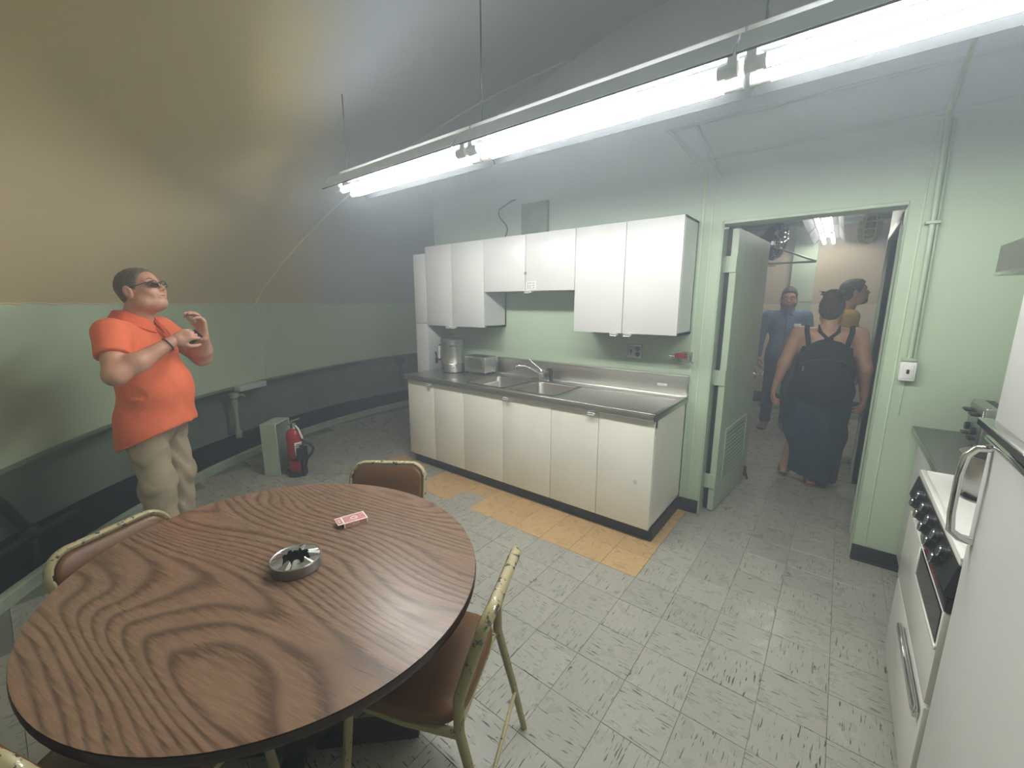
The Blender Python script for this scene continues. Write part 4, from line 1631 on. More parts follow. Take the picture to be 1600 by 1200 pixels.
t = thing('shelf_bracket', 'white triangular bracket carrying the fan in the far room', 'bracket', (-.6, 4.85, 1.97))
b = B()
b.box(-.80, 4.85, 1.955, -.245, 4.88, 1.972, .002, 1)
b.box(-.80, 5.10, 1.955, -.60, 5.13, 1.972, .002, 1)
b.obj('arm', 'plastic_white', t)
b = B()
b.tube([(-.25, 4.865, 1.967), (-.52, 4.865, 2.085), (-.80, 4.865, 2.21)], .009, 8)
b.obj('stay', 'plastic_white', t)
b = B()
b.box(-.83, 4.75, 0, -.80, 5.2, 2.25, .004, 1)
b.obj('post', 'green_metal', t)
# strut grid under the dome in the far room
for k, (y, z) in enumerate(((4.5, 2.52), (6.3, 2.62), (7.1, 2.62))):
    b = B()
    b.box(-1.8, y, z, 1.8, y + .05, z + .05, .003, 1)
    o = b.obj('ceiling_strut', 'lip')
    tag(o, ['steel ceiling strut nearest the doorway, above the caged lamp', 'steel ceiling strut above the man in the blue shirt', 'steel ceiling strut closest to the far wall'][k], 'strut', 'ceiling struts in the far room')

# ------------------------------------------------------------------ people: signed distance fields meshed with surface nets
def surfnet(f, X, Y, Z):
    """surface nets on a rectilinear grid -> verts, quads"""
    ins = f < 0
    nx, ny, nz = f.shape
    cnt = np.zeros((nx - 1, ny - 1, nz - 1), np.int8)
    for a in (0, 1):
        for b_ in (0, 1):
            for c in (0, 1):
                cnt += ins[a:nx - 1 + a, b_:ny - 1 + b_, c:nz - 1 + c]
    act = (cnt > 0) & (cnt < 8)
    idx = -np.ones(act.shape, np.int64)
    ci = np.argwhere(act)
    idx[act] = np.arange(len(ci))
    acc = np.zeros((len(ci), 3))
    num = np.zeros(len(ci))
    G = (X, Y, Z)
    i0, j0, k0 = ci.T
    for ax in range(3):
        o = [a for a in range(3) if a != ax]
        for s0 in (0, 1):
            for s1 in (0, 1):
                d0 = [0, 0, 0]
                d0[o[0]], d0[o[1]] = s0, s1
                d1 = list(d0)
                d1[ax] = 1
                fa = f[i0 + d0[0], j0 + d0[1], k0 + d0[2]]
                fb = f[i0 + d1[0], j0 + d1[1], k0 + d1[2]]
                m = (fa < 0) != (fb < 0)
                tt = np.where(m, fa / np.where(m, fa - fb, 1), 0)
                pa = np.stack([G[q][ci[:, q] + d0[q]] for q in range(3)], 1)
                pb = np.stack([G[q][ci[:, q] + d1[q]] for q in range(3)], 1)
                acc += np.where(m[:, None], pa + (pb - pa) * tt[:, None], 0)
                num += m
    V = acc / num[:, None]
    Q = []
    for ax in range(3):
        o = [a for a in range(3) if a != ax]
        sl0 = [slice(None)] * 3
        sl1 = [slice(None)] * 3
        sl0[ax] = slice(0, -1)
        sl1[ax] = slice(1, None)
        A, D = ins[tuple(sl0)], ins[tuple(sl1)]
        ch = np.argwhere(A != D)
        ok = (ch[:, o[0]] > 0) & (ch[:, o[1]] > 0) & (ch[:, o[0]] < f.shape[o[0]] - 1) & (ch[:, o[1]] < f.shape[o[1]] - 1)
        ch = ch[ok]
        q = []
        for a, b_ in ((-1, -1), (0, -1), (0, 0), (-1, 0)):
            c = ch.copy()
            c[:, o[0]] += a
            c[:, o[1]] += b_
            q.append(idx[c[:, 0], c[:, 1], c[:, 2]])
        q = np.stack(q, 1)
        flip = A[ch[:, 0], ch[:, 1], ch[:, 2]]
        if ax == 1:
            flip = ~flip
        q[~flip] = q[~flip][:, ::-1]
        Q.append(q)
    Q = np.concatenate(Q)
    return V, Q[(Q >= 0).all(1)]


class SDF:
    def __init__(s, lo, hi, h, fine=None, hf=None):
        """fine: list of (axis, a, b) ranges gridded at hf"""
        G = []
        for ax in range(3):
            rng = [(a, c) for (q, a, c) in (fine or []) if q == ax]
            pts = []
            x = lo[ax]
            while x < hi[ax]:
                pts.append(x)
                x += hf if any(a <= x <= c for a, c in rng) else h
            pts.append(x)
            G.append(np.array(pts))
        s.X, s.Y, s.Z = G
        s.f = np.full((len(G[0]), len(G[1]), len(G[2])), .5, np.float32)

    def _win(s, lo, hi, pad):
        sl = []
        for G, a, c in zip((s.X, s.Y, s.Z), lo, hi):
            sl.append(slice(max(0, np.searchsorted(G, a - pad) - 1), min(len(G), np.searchsorted(G, c + pad) + 1)))
        return tuple(sl), np.meshgrid(s.X[sl[0]], s.Y[sl[1]], s.Z[sl[2]], indexing='ij')

    def _add(s, sl, d, k):
        g = s.f[sl]
        if k > 0:
            h = np.clip(.5 + .5 * (g - d) / k, 0, 1)
            s.f[sl] = g * (1 - h) + d * h - k * h * (1 - h)
        else:
            s.f[sl] = np.minimum(g, d)

    def cap(s, a, b, ra, rb=None, k=.02, sc=(1, 1, 1)):
        rb = ra if rb is None else rb
        a, b = np.array(a, float), np.array(b, float)
        r = max(ra, rb) * max(sc)
        sl, (x, y, z) = s._win(np.minimum(a, b) - r, np.maximum(a, b) + r, k + .03)
        d = b - a
        L = max(d @ d, 1e-9)
        t = np.clip(((x - a[0]) * d[0] + (y - a[1]) * d[1] + (z - a[2]) * d[2]) / L, 0, 1)
        dd = np.sqrt(((x - a[0] - t * d[0]) / sc[0]) ** 2 + ((y - a[1] - t * d[1]) / sc[1]) ** 2 + ((z - a[2] - t * d[2]) / sc[2]) ** 2) - (ra + (rb - ra) * t)
        s._add(sl, dd, k)
        return s

    def chain(s, pts, rs, k=.02, **kw):
        for i in range(len(pts) - 1):
            s.cap(pts[i], pts[i + 1], rs[i], rs[i + 1], k, **kw)
        return s

    def _elld(s, c, r, rot, pad):
        c = np.array(c, float)
        m = max(r)
        sl, (x, y, z) = s._win(c - m, c + m, pad)
        p = np.stack([x - c[0], y - c[1], z - c[2]], -1)
        if rot is not None:
            p = p @ np.array(rot)        # world -> local (columns are local axes)
        k0 = np.linalg.norm(p / r, axis=-1)
        k1 = np.linalg.norm(p / (np.array(r) ** 2), axis=-1)
        return sl, k0 * (k0 - 1) / np.maximum(k1, 1e-6)

    def ell(s, c, r, k=.03, rot=None):
        sl, d = s._elld(c, r, rot, k + .03)
        s._add(sl, d, k)
        return s

    def cut(s, c, r, k=.008, rot=None):
        sl, d = s._elld(c, r, rot, k + .03)
        g = s.f[sl]
        h = np.clip(.5 - .5 * (g + d) / k, 0, 1)
        s.f[sl] = g * (1 - h) - d * h + k * h * (1 - h)
        return s

    def grow(s, e):
        s.f -= e
        return s

    def keep(s, fn):
        """fn(x,y,z) < 0 is kept"""
        x, y, z = np.meshgrid(s.X, s.Y, s.Z, indexing='ij')
        s.f = np.maximum(s.f, fn(x, y, z))
        return s

    def warp(s, fn):
        x, y, z = np.meshgrid(s.X, s.Y, s.Z, indexing='ij')
        s.f = s.f + fn(x, y, z)
        return s

    def mesh(s):
        return surfnet(s.f, s.X, s.Y, s.Z)


def mesh_obj(name, parts, mat, parent):
    V, F, n = [], [], 0
    for v, q in parts:
        V.append(v)
        F.append(q + n)
        n += len(v)
    V, F = np.concatenate(V), np.concatenate(F)
    me = bpy.data.meshes.new(name)
    me.from_pydata(V.tolist(), [], F.tolist())
    me.polygons.foreach_set('use_smooth', [True] * len(me.polygons))
    me.materials.append(M[mat])
    o = bpy.data.objects.new(name, me)
    C.objects.link(o)
    o.parent = parent
    return o


def rot_mat(yaw=0, pitch=0, roll=0):
    """pitch > 0 looks up; columns are the local axes"""
    m = Matrix.Rotation(R(yaw), 3, 'Z') @ Matrix.Rotation(R(-pitch), 3, 'Y') @ Matrix.Rotation(R(roll), 3, 'X')
    return np.array(m)


class Head:
    def __init__(s, c, yaw=0, pitch=0, roll=0, sc=1.):
        s.c, s.m, s.s = np.array(c, float), rot_mat(yaw, pitch, roll), sc

    def p(s, *q):
        return s.c + s.m @ (np.array(q, float) * s.s)

    def skin(s, g, jowl=0., beard=False):
        k = s.s
        g.ell(s.p(-.012, 0, .028), np.array((.096, .076, .092)) * k, .02, s.m)       # cranium
        g.ell(s.p(.030, 0, -.035), np.array((.066, .060 + jowl * .5, .082)) * k, .03, s.m)
        g.ell(s.p(.045, 0, .035), np.array((.050, .060, .058)) * k, .02, s.m)        # forehead
        g.ell(s.p(.064, 0, -.093), np.array((.026, .030, .024)) * k, .02, s.m)       # chin
        for y in (-1, 1):
            g.ell(s.p(.058, y * .036, -.030), np.array((.034, .030, .034)) * k, .02, s.m)    # cheek
            g.cap(s.p(.084, y * .012, .026), s.p(.072, y * .048, .030), .010 * k, .009 * k, .012)  # brow ridge
            g.ell(s.p(.010, y * (.052 + jowl), -.070), np.array((.040, .026, .036)) * k, .03, s.m)  # jaw
            g.cut(s.p(.094, y * .031, .008), np.array((.018, .017, .013)) * k, .010, s.m)    # eye socket
            g.ell(s.p(-.010, y * .084, -.006), np.array((.022, .012, .034)) * k, .005, s.m)  # ear
            g.cut(s.p(-.002, y * .097, -.004), np.array((.011, .008, .019)) * k, .005, s.m)
            g.ell(s.p(.098, y * .011, -.030), np.array((.011, .009, .009)) * k, .008, s.m)   # nostril wing
        g.cap(s.p(.086, 0, .014), s.p(.110, 0, -.022), .008 * k, .0115 * k, .010)            # nose
        g.cap(s.p(.088, -.016, -.056), s.p(.088, .016, -.056), .009 * k, .009 * k, .012)     # upper lip
        g.cap(s.p(.085, -.014, -.068), s.p(.085, .014, -.068), .009 * k, .009 * k, .012)
        g.cut(s.p(.102, 0, -.0615), np.array((.016, .024, .0022)) * k, .004, s.m)            # mouth line

    def eyes(s, parent):
        for y in (-1, 1):
            c = s.p(.078, y * .031, .008)
            e = B().sph(c, .0125 * s.s, 14, 10)
            e = obj_local(e, 'eye', 'eye_white', parent)
            ir = B().sph(s.p(.0865, y * .031, .008), .0060 * s.s, 12, 8)
            obj_local(ir, 'iris', 'iris', e)
            b = B()
            b.tube([s.p(.083, y * .014, .0135), s.p(.0885, y * .031, .018), s.p(.078, y * .047, .012)], .0035 * s.s, 6)
            obj_local(b, 'eyelid', parent['skin'], e)
            b = B()
            b.tube([s.p(.095, y * .012, .028), s.p(.093, y * .032, .036), s.p(.078, y * .054, .030)], [.003, .0045, .002], 6)
            obj_local(b, 'eyebrow', parent['hairmat'], parent)

    def lips(s, parent):
        b = B()
        b.tube([s.p(.082, -.027, -.056), s.p(.0955, -.010, -.0585), s.p(.0965, 0, -.0595), s.p(.0955, .010, -.0585), s.p(.082, .027, -.056)], [.001, .0035, .003, .0035, .001], 8)
        b.tube([s.p(.082, -.025, -.059), s.p(.0915, -.012, -.0655), s.p(.0935, 0, -.0675), s.p(.0915, .012, -.0655), s.p(.082, .025, -.059)], [.001, .0035, .0042, .0035, .001], 8)
        obj_local(b, 'lips', 'lips', parent)

    def glasses(s, parent, mat='ink', z=.008, tilt=0.):
        g_ = None
        b = B()
        for y in (-1, 1):
            ring = []
            for k in range(20):
                a = 2 * math.pi * k / 20
                ring.append(s.p(.112 - .018 * abs(math.cos(a) * .5 + .5 * y * 0) - .25 * (abs(y * .034 + .025 * math.cos(a)) ** 2) * 4, y * .034 + .026 * math.cos(a), z + .018 * math.sin(a)))
            b.tube(ring, .0022, 6, closed=True)
            b.tube([s.p(.098, y * .058, z + .008), s.p(.088, y * .077, z + .010), s.p(-.005, y * .084, z + .012), s.p(-.022, y * .083, z - .010)], .0024, 6)
        b.tube([s.p(.103, -.010, z + .004), s.p(.108, 0, z + .007), s.p(.103, .010, z + .004)], .0022, 6)
        g_ = obj_local(b, 'glasses', mat, parent)
        for y in (-1, 1):
            b = B()
            ring = [s.p(.103 - .15 * (abs(y * .034 + .025 * math.cos(2 * math.pi * k / 20)) ** 2) * 4, y * .034 + .025 * math.cos(2 * math.pi * k / 20), z + .0175 * math.sin(2 * math.pi * k / 20)) for k in range(20)]
            V = [tuple(q) for q in ring] + [tuple(np.array(q) - s.m @ np.array((.0015, 0, 0))) for q in ring]
            b.raw(V, [tuple(range(20)), tuple(range(39, 19, -1))] + [(k, 20 + k, 20 + (k + 1) % 20, (k + 1) % 20) for k in range(20)])
            obj_local(b, 'lens', 'lens', g_)

    def hair(s, parent, mat, grow=.010, thr=.012, top_=.0, n=(-.6, .8), side=.085, bump=.004, h=.006):
        lo, hi = s.c - .17 * s.s, s.c + .19 * s.s
        g = SDF(lo, hi, h)
        k = s.s
        g.ell(s.p(-.013, 0, .029 + top_), np.array((.096 + grow, .076 + min(grow, .006), .092 + grow)) * k, .01, s.m)
        g.ell(s.p(.042, 0, .042 + top_ * 1.2), np.array((.050 + grow * .6, .060 + grow * .4, .054 + grow)) * k, .03, s.m)
        g.ell(s.p(-.052, 0, -.03), np.array((.045, .055, .05)) * k, .03, s.m)

        def loc(x, y, z):
            d = np.stack([x - s.c[0], y - s.c[1], z - s.c[2]], -1) @ s.m / k
            return d[..., 0], d[..., 1], d[..., 2]

        def fn(x, y, z):
            a, b_, c = loc(x, y, z)
            line = np.interp(a, [-.11, -.07, -.035, -.022, 0., .018, .045, .07, .09, .13], [-.075, -.07, -.045, .022, .022, -.008, .030, .074, .086, .10])
            return (line + thr - c) * k * .8
        g.warp(lambda x, y, z: bump * np.sin(x * 160 + 3 * np.sin(z * 90)) * np.sin(y * 150 + x * 40) * np.sin(z * 120 + 1))
        g.keep(fn)
        return mesh_obj('hair', [g.mesh()], mat, parent)


def obj_local(b, name, mat, parent):
    o = bpy.data.objects.new(name, b.mesh(name, mat))
    C.objects.link(o)
    o.parent = parent
    return o


def hand(wrist, fdir, pdir, side, curl, thumb=.5, sc=1., spread=.05, h=.0032):
    """fdir: along the fingers; pdir: way the palm faces; side +1: thumb lies on +(pdir x fdir) side; curl: four values in degrees"""
    w_ = np.array(wrist, float)
    fx_ = np.array(fdir, float)
    fx_ /= np.linalg.norm(fx_)
    pz = np.array(pdir, float)
    pz -= fx_ * (pz @ fx_)
    pz /= np.linalg.norm(pz)
    ty_ = np.cross(pz, fx_) * side
    Pt = lambda a, t_, n_: w_ + (fx_ * a + ty_ * t_ + pz * n_) * sc
    lo, hi = w_ - .2 * sc, w_ + .2 * sc
    g = SDF(lo, hi, h)
    rm = np.stack([fx_, ty_, pz], 1)
    g.ell(Pt(.045, 0, 0), np.array((.055, .040, .016)) * sc, .01, rm)
    g.cap(Pt(-.03, 0, 0), Pt(.02, 0, 0), .025 * sc, .024 * sc, .02)
    g.ell(Pt(.03, .026, .008), np.array((.034, .018, .016)) * sc, .012, rm)
    L = [(.042, .026, .022), (.047, .030, .024), (.044, .027, .022), (.034, .021, .019)]
    for i in range(4):
        t0 = .030 - i * .0195
        base = np.array((.082 - abs(i - 1.2) * .004, t0, 0))
        a = 0.
        p = Pt(*base)
        g.cap(Pt(.04, t0 * .8, 0), p, .011 * sc, .0105 * sc, .010)
        dirs = fx_ + ty_ * (spread * (1.2 - i))
        dirs /= np.linalg.norm(dirs)
        rr_ = (.0098, .0090, .0082, .0070)
        for j in range(3):
            a += R(curl[i]) * (1.0, 1.1, .7)[j]
            d = dirs * math.cos(a) + pz * math.sin(a)
            q = p + d * L[i][j] * sc
            g.cap(p, q, rr_[j] * sc, rr_[j + 1] * sc, .003)
            p = q
    # thumb from the side of the palm near its base
    p = Pt(.022, .028, .006)
    d1 = fx_ * .62 + ty_ * .66 + pz * (.25 + .35 * thumb)
    d1 /= np.linalg.norm(d1)
    q = p + d1 * .042 * sc
    g.cap(p, q, .014 * sc, .0115 * sc, .010)
    d2 = fx_ * (.85) + ty_ * (.45 - .5 * thumb) + pz * (.25 + .5 * thumb)
    d2 /= np.linalg.norm(d2)
    e = q + d2 * .032 * sc
    g.cap(q, e, .0112 * sc, .0100 * sc, .004)
    d3 = fx_ * .9 + ty_ * (.25 - .6 * thumb) + pz * (.2 + .5 * thumb)
    d3 /= np.linalg.norm(d3)
    g.cap(e, e + d3 * .024 * sc, .0100 * sc, .0078 * sc, .003)
    return g.mesh()


def shoe(parent, ankle, ang, L=.27, name='shoe', mat='leather', sole='ink', high=.0):
    x, y = ankle
    g = SDF((-.12, -.08, -.02), (.24, .08, .22), .006)
    g.cap((-.055, 0, .035), (.15, 0, .028), .040, .034, .02, sc=(1, 1, 1))
    g.ell((.13, 0, .028), (.065, .046, .032), .02)
    g.cap((-.03, 0, .05), (.0, 0, .085 + high), .045, .046, .02)
    g.keep(lambda a, b_, c: np.maximum(-(c - .012), c - (.085 + high)))
    v, q = g.mesh()
    m = np.array(Matrix.Rotation(ang, 3, 'Z'))
    k = L / .27
    v = (v * k) @ m.T + np.array((x, y, 0))
    o = mesh_obj(name, [(v, q)], mat, parent)
    b = B()
    pts = [(-.095, 0), (-.08, .032), (.0, .034), (.09, .044), (.15, .046), (.19, .025), (.2, 0), (.19, -.025), (.15, -.046), (.09, -.044), (0, -.034), (-.08, -.032)]
    b.prism(pts, lambda u, v_, d: tuple(np.array((x, y, 0)) + m @ np.array((u * k, v_ * k, d))), 0.001, .02)
    obj_local(b, 'sole', sole, o)
    return o


def person(label, loc, face, skin, hairmat):
    t = thing('person', label, 'person', (loc[0], loc[1], 0), R(face))
    t['skin'] = skin
    t['hairmat'] = hairmat
    return t


def done(t):
    del t['skin'], t['hairmat']


# ---- man in the orange polo shirt, hands together before his chest, looking up
t = person('person in an orange polo shirt and khaki trousers, hands together, looking up', (-3.25, .585), 49, 'skin', 'hair_grey')
HD = Head((.045, 0, 1.655), yaw=-6, pitch=20, sc=1.06)
shR, shL = (-.01, -.215, 1.425), (-.01, .215, 1.425)
elR, elL = (.07, -.355, 1.215), (.21, .205, 1.235)
wrR, wrL = (.255, -.155, 1.375), (.315, .035, 1.405)
hip = [(0, .10, .90), (0, -.10, .90)]
knee = [(.02, .115, .49), (.03, -.11, .49)]
ank = [(-.02, .12, .09), (.02, -.115, .09)]


def torso1(g, e=0.):
    g.ell((-.005, 0, 1.27), (.145 + e, .205 + e, .20 + e), .05)
    g.ell((.045, 0, 1.07), (.172 + e, .200 + e, .21 + e), .06)
    g.ell((.0, 0, .92), (.148 + e, .180 + e, .15 + e), .06)
    g.cap((-.015, .18, 1.415), (-.015, -.18, 1.415), .072 + e, .072 + e, .05)


g = SDF((-.3, -.46, .05), (.42, .36, 1.83), .011, [(0, -.09, .20), (1, -.105, .105), (2, 1.50, 1.83)], .0042)
torso1(g, -.012)
HD.skin(g, jowl=.008)
g.cap((-.02, 0, 1.44), HD.p(-.02, 0, -.05), .078, .068, .03)
g.ell(HD.p(.035, 0, -.10), np.array((.045, .05, .03)), .03, HD.m)
for sh, el, wr in ((shR, elR, wrR), (shL, elL, wrL)):
    g.chain([sh, el], [.058, .050], .03)
    g.chain([el, tuple((np.array(el) * .65 + np.array(wr) * .35)), wr], [.050, .050, .030], .03)
for h_, k_, a_ in zip(hip, knee, ank):
    g.chain([h_, k_, a_], [.085, .06, .04], .03)
hR = hand(wrR, (.55, .35, .30), (-.25, .75, -.45), 1, (38, 40, 42, 45), .6)
hL = hand(wrL, (.12, -.12, .95), (-.55, -.7, .1), 1, (42, 36, 34, 40), .4)
body = mesh_obj('body', [g.mesh(), hR, hL], 'skin', t)
HD.eyes(t)
HD.lips(t)
HD.glasses(t, 'ink', z=.0)
HD.hair(t, 'hair_grey', grow=.005, thr=.0, bump=.002)


def folds(a):
    return lambda x, y, z: a * (np.sin(z * 34 + 7 * np.sin(y * 9) + x * 11) * .5 + np.sin(z * 17 - x * 23 + 2) * .5) * np.clip((1.3 - z) * 3, .15, 1)


g = SDF((-.34, -.46, .70), (.36, .36, 1.56), .0095)
torso1(g, .004)
g.ell((.02, 0, .86), (.190, .222, .22), .06)
g.ell((.005, 0, .77), (.178, .228, .2), .05)
for sh, el in ((shR, elR), (shL, elL)):
    e_ = np.array(sh) * .40 + np.array(el) * .60
    g.chain([sh, tuple(e_)], [.075, .076], .05)
g.warp(folds(.0045))
eR, eL = np.array(elR) * .56 + np.array(shR) * .44, np.array(elL) * .56 + np.array(shL) * .44
dR, dL = np.array(elR) - np.array(shR), np.array(elL) - np.array(shL)
dR, dL = dR / np.linalg.norm(dR), dL / np.linalg.norm(dL)


def shirt_cut(x, y, z):
    hem = .785 + .42 * np.clip(x, -.18, .2) - z
    sR = np.where((y < -.20) & (z > 1.06), (x - eR[0]) * dR[0] + (y - eR[1]) * dR[1] + (z - eR[2]) * dR[2], -1)
    sL = np.where((y > .12) & (z > 1.1) & (x > .06), (x - eL[0]) * dL[0] + (y - eL[1]) * dL[1] + (z - eL[2]) * dL[2], -1)
    return np.maximum(np.maximum(hem, z - 1.515 + .25 * np.clip(x, -.1, .2)), np.maximum(sR, sL))


g.keep(shirt_cut)
sht = mesh_obj('polo_shirt', [g.mesh()], 'orange', t)
# side vent and placket
b = B()
b.tube([(.0, -.226, .785), (.0, -.229, .82), (.0, -.231, .86)], [.005, .004, .002], 6)
obj_local(b, 'side_vent', 'orange_dk', sht)
b = B()
b.tube([(.118, 0, 1.46), (.155, 0, 1.38), (.168, 0, 1.30)], .009, 8, sx=1.8)
obj_local(b, 'placket', 'orange_dk', sht)
# collar
V, F = [], []
n = 40
for k in range(n + 1):
    a = R(18 + 324 * k / n)
    cx2, cy2 = math.cos(a), math.sin(a)
    dz = -.055 * max(0, cx2) ** 1.2
    for (r, z) in ((.074, 1.525), (.079, 1.545), (.086, 1.540), (.112, 1.492 - .025 * max(0, cx2)), (.106, 1.488 - .025 * max(0, cx2))):
        V.append((-.008 + r * cx2 * 1.15, r * cy2 * 1.08, z + dz))
for k in range(n):
    for j in range(5):
        F.append((k * 5 + j, k * 5 + (j + 1) % 5, (k + 1) * 5 + (j + 1) % 5, (k + 1) * 5 + j))
F += [tuple(range(5)), tuple(range(n * 5 + 4, n * 5 - 1, -1))]
b = B()
b.raw(V, F)
obj_local(b, 'collar', 'orange_dk', sht)

g = SDF((-.26, -.28, .05), (.28, .28, 1.0), .0105)
g.ell((.0, 0, .90), (.150, .178, .15), .05)
for h_, k_, a_ in zip(hip, knee, ank):
    g.chain([h_, k_, (a_[0], a_[1], .07)], [.100, .086, .072], .035)
g.warp(lambda x, y, z: .005 * np.sin(z * 41 + 9 * np.sin(y * 13) + x * 17) + .004 * np.sin(z * 23 - 15 * x))
g.keep(lambda x, y, z: np.maximum(.065 - z, z - .985))
mesh_obj('trousers', [g.mesh()], 'khaki', t)
for a_, s_ in zip(ank, (1, -1)):
    shoe(t, (a_[0] - .02, a_[1]), R(8 * s_), .29, 'shoe', 'leather')
# black wrist strap and the dark phone case he holds
b = B()
wr, fd_ = np.array(wrR), np.array(wrR) - np.array(elR)
fd_ = fd_ / np.linalg.norm(fd_)
u_ = np.cross(fd_, (0, 0, 1))
u_ /= np.linalg.norm(u_)
v_ = np.cross(fd_, u_)
b.tube([tuple(wr - fd_ * .035 + (u_ * math.cos(2 * math.pi * k / 20) + v_ * math.sin(2 * math.pi * k / 20)) * .0365) for k in range(20)], .0035, 6, closed=True)
obj_local(b, 'wrist_strap', 'ink', t)
done(t)
ph = B()
Mw = t.matrix_basis
pc_ = np.array(wrR) + np.array((.062, .066, .010))
ph.box(-.045, -.028, -.008, .045, .028, .008, .004, 2, Mw @ Matrix.Translation(Vector(pc_)) @ Matrix.Rotation(R(20), 4, 'Z') @ Matrix.Rotation(R(-38), 4, 'Y') @ Matrix.Rotation(R(70), 4, 'X'))
o = ph.obj('phone', 'black_plastic')
tag(o, 'small black phone held in the hands of the person in orange', 'phone')

# ---- woman with backpack, seen from behind
t = person('person with a black backpack and long dark teal dress, seen from behind', (-.075, 4.40), 93, 'skin3', 'hair_brown')
HD = Head((.02, .0, 1.535), yaw=-6, pitch=0, sc=.95)
shL, shR = (-.01, .205, 1.335), (-.01, -.205, 1.335)
elL, elR = (-.03, .285, 1.06), (-.02, -.27, 1.06)
wrL, wrR = (.02, .335, .825), (.05, -.295, .82)
g = SDF((-.3, -.42, .03), (.3, .42, 1.68), .011, [(2, 1.40, 1.68), (1, -.1, .1)], .006)
g.ell((0, 0, 1.20), (.115, .19, .19), .05)
g.ell((.01, 0, 1.0), (.13, .18, .18), .05)
g.ell((-.02, 0, .87), (.15, .2, .14), .05)
g.cap((-.012, .165, 1.325), (-.012, -.165, 1.325), .060, .060, .05)
HD.skin(g)
g.cap((-.01, 0, 1.34), HD.p(-.02, 0, -.05), .058, .052, .04)
for sh, el, wr in ((shR, elR, wrR), (shL, elL, wrL)):
    g.chain([sh, el, wr], [.060, .047, .028], .03)
for y, ky, x1, y1 in ((.09, .13, .10, .185), (-.09, -.06, -.05, -.02)):
    g.chain([(0, y, .88), (.03, ky, .48), (x1, y1, .09)], [.10, .065, .038], .03)
    g.cap((x1 - .03, y1, .045), (x1 + .14, y1 + .01, .035), .030, .026, .02, sc=(1, 1.1, .9))
hL = hand(wrL, (.1, .1, -.97), (-.2, -.9, .0), -1, (22, 25, 28, 30), .3, .95, h=.0045)
hR = hand(wrR, (.15, -.05, -.97), (-.2, .9, 0), 1, (22, 25, 28, 30), .3, .95, h=.0045)
body = mesh_obj('body', [g.mesh(), hL, hR], 'skin3', t)
HD.eyes(t)
HD.lips(t)
# hair pinned up in a loose knot
hg = SDF(HD.c - .2, HD.c + .22, .006)
hg.ell(HD.p(-.014, 0, .030), (.108, .088, .102), .01, HD.m)
hg.ell(HD.p(-.055, 0, -.035), (.062, .066, .060), .03, HD.m)
hg.ell(HD.p(-.045, .0, .125), (.060, .066, .045), .02, HD.m)
for k in range(18):
    a = k * 2.4
    hg.cap(HD.p(-.03 + .03 * math.cos(a), .04 * math.sin(a), .115), HD.p(-.03 + .07 * math.cos(a + .8), .098 * math.sin(a + .8), .142 + .022 * math.sin(3 * a)), .011, .004, .006)
hg.warp(lambda x, y, z: .005 * np.sin(x * 170 + 3 * np.sin(z * 80)) * np.sin(y * 140 + x * 60) * np.sin(z * 130))
hm, hc = HD.m, HD.c
hg.keep(lambda x, y, z: .004 - ((np.stack([x - hc[0], y - hc[1], z - hc[2]], -1) @ hm)[..., 0] * -.75 + (np.stack([x - hc[0], y - hc[1], z - hc[2]], -1) @ hm)[..., 2] * .65))
mesh_obj('hair', [hg.mesh()], 'hair_brown', t)
# dress: bare upper back, long skirt with a slit over the left leg
g = SDF((-.36, -.42, .03), (.36, .42, 1.32), .011)
g.ell((0, 0, 1.18), (.125, .195, .17), .05)
g.ell((.01, 0, 1.0), (.145, .20, .18), .05)
g.ell((-.02, 0, .85), (.17, .215, .16), .06)
g.chain([(-.01, .05, .85), (0, .08, .45), (.01, .07, .16)], [.175, .165, .145], .05)
g.chain([(-.01, -.05, .85), (0, -.05, .45), (-.02, -.05, .14)], [.175, .165, .15], .05)
g.warp(lambda x, y, z: np.clip((.95 - z), 0, 1) * .012 * np.sin(np.arctan2(y, x) * 11 + z * 5) + .003 * np.sin(z * 31 + y * 17))
g.keep(lambda x, y, z: np.maximum(.085 + .09 * np.clip(y * 3, -.3, 1) - z, z - 1.255 - .35 * np.clip(x, -.1, .12)))
g.cut((-.02, .285, .24), (.20, .135, .27), .02)
mesh_obj('dress', [g.mesh()], 'teal', t)
for y, fx2 in ((.19, .10), (-.015, -.05)):
    b = B()
    pts = [(-.06, 0), (-.045, .03), (.03, .034), (.11, .044), (.165, .036), (.185, 0), (.165, -.036), (.11, -.044), (.03, -.034), (-.045, -.03)]
    b.prism(pts, lambda u, v2, d: (fx2 + u, y + v2, d), .001, .02)
    sd = obj_local(b, 'sandal', 'leather', t)
    for xx in (.06, .11):
        b = B()
        b.tube([(fx2 + xx, y - .042, .015), (fx2 + xx, y - .035, .055), (fx2 + xx, y, .072), (fx2 + xx, y + .035, .055), (fx2 + xx, y + .042, .015)], .006, 6, sx=1.5)
        obj_local(b, 'strap', 'leather', sd)
done(t)
wroot = t
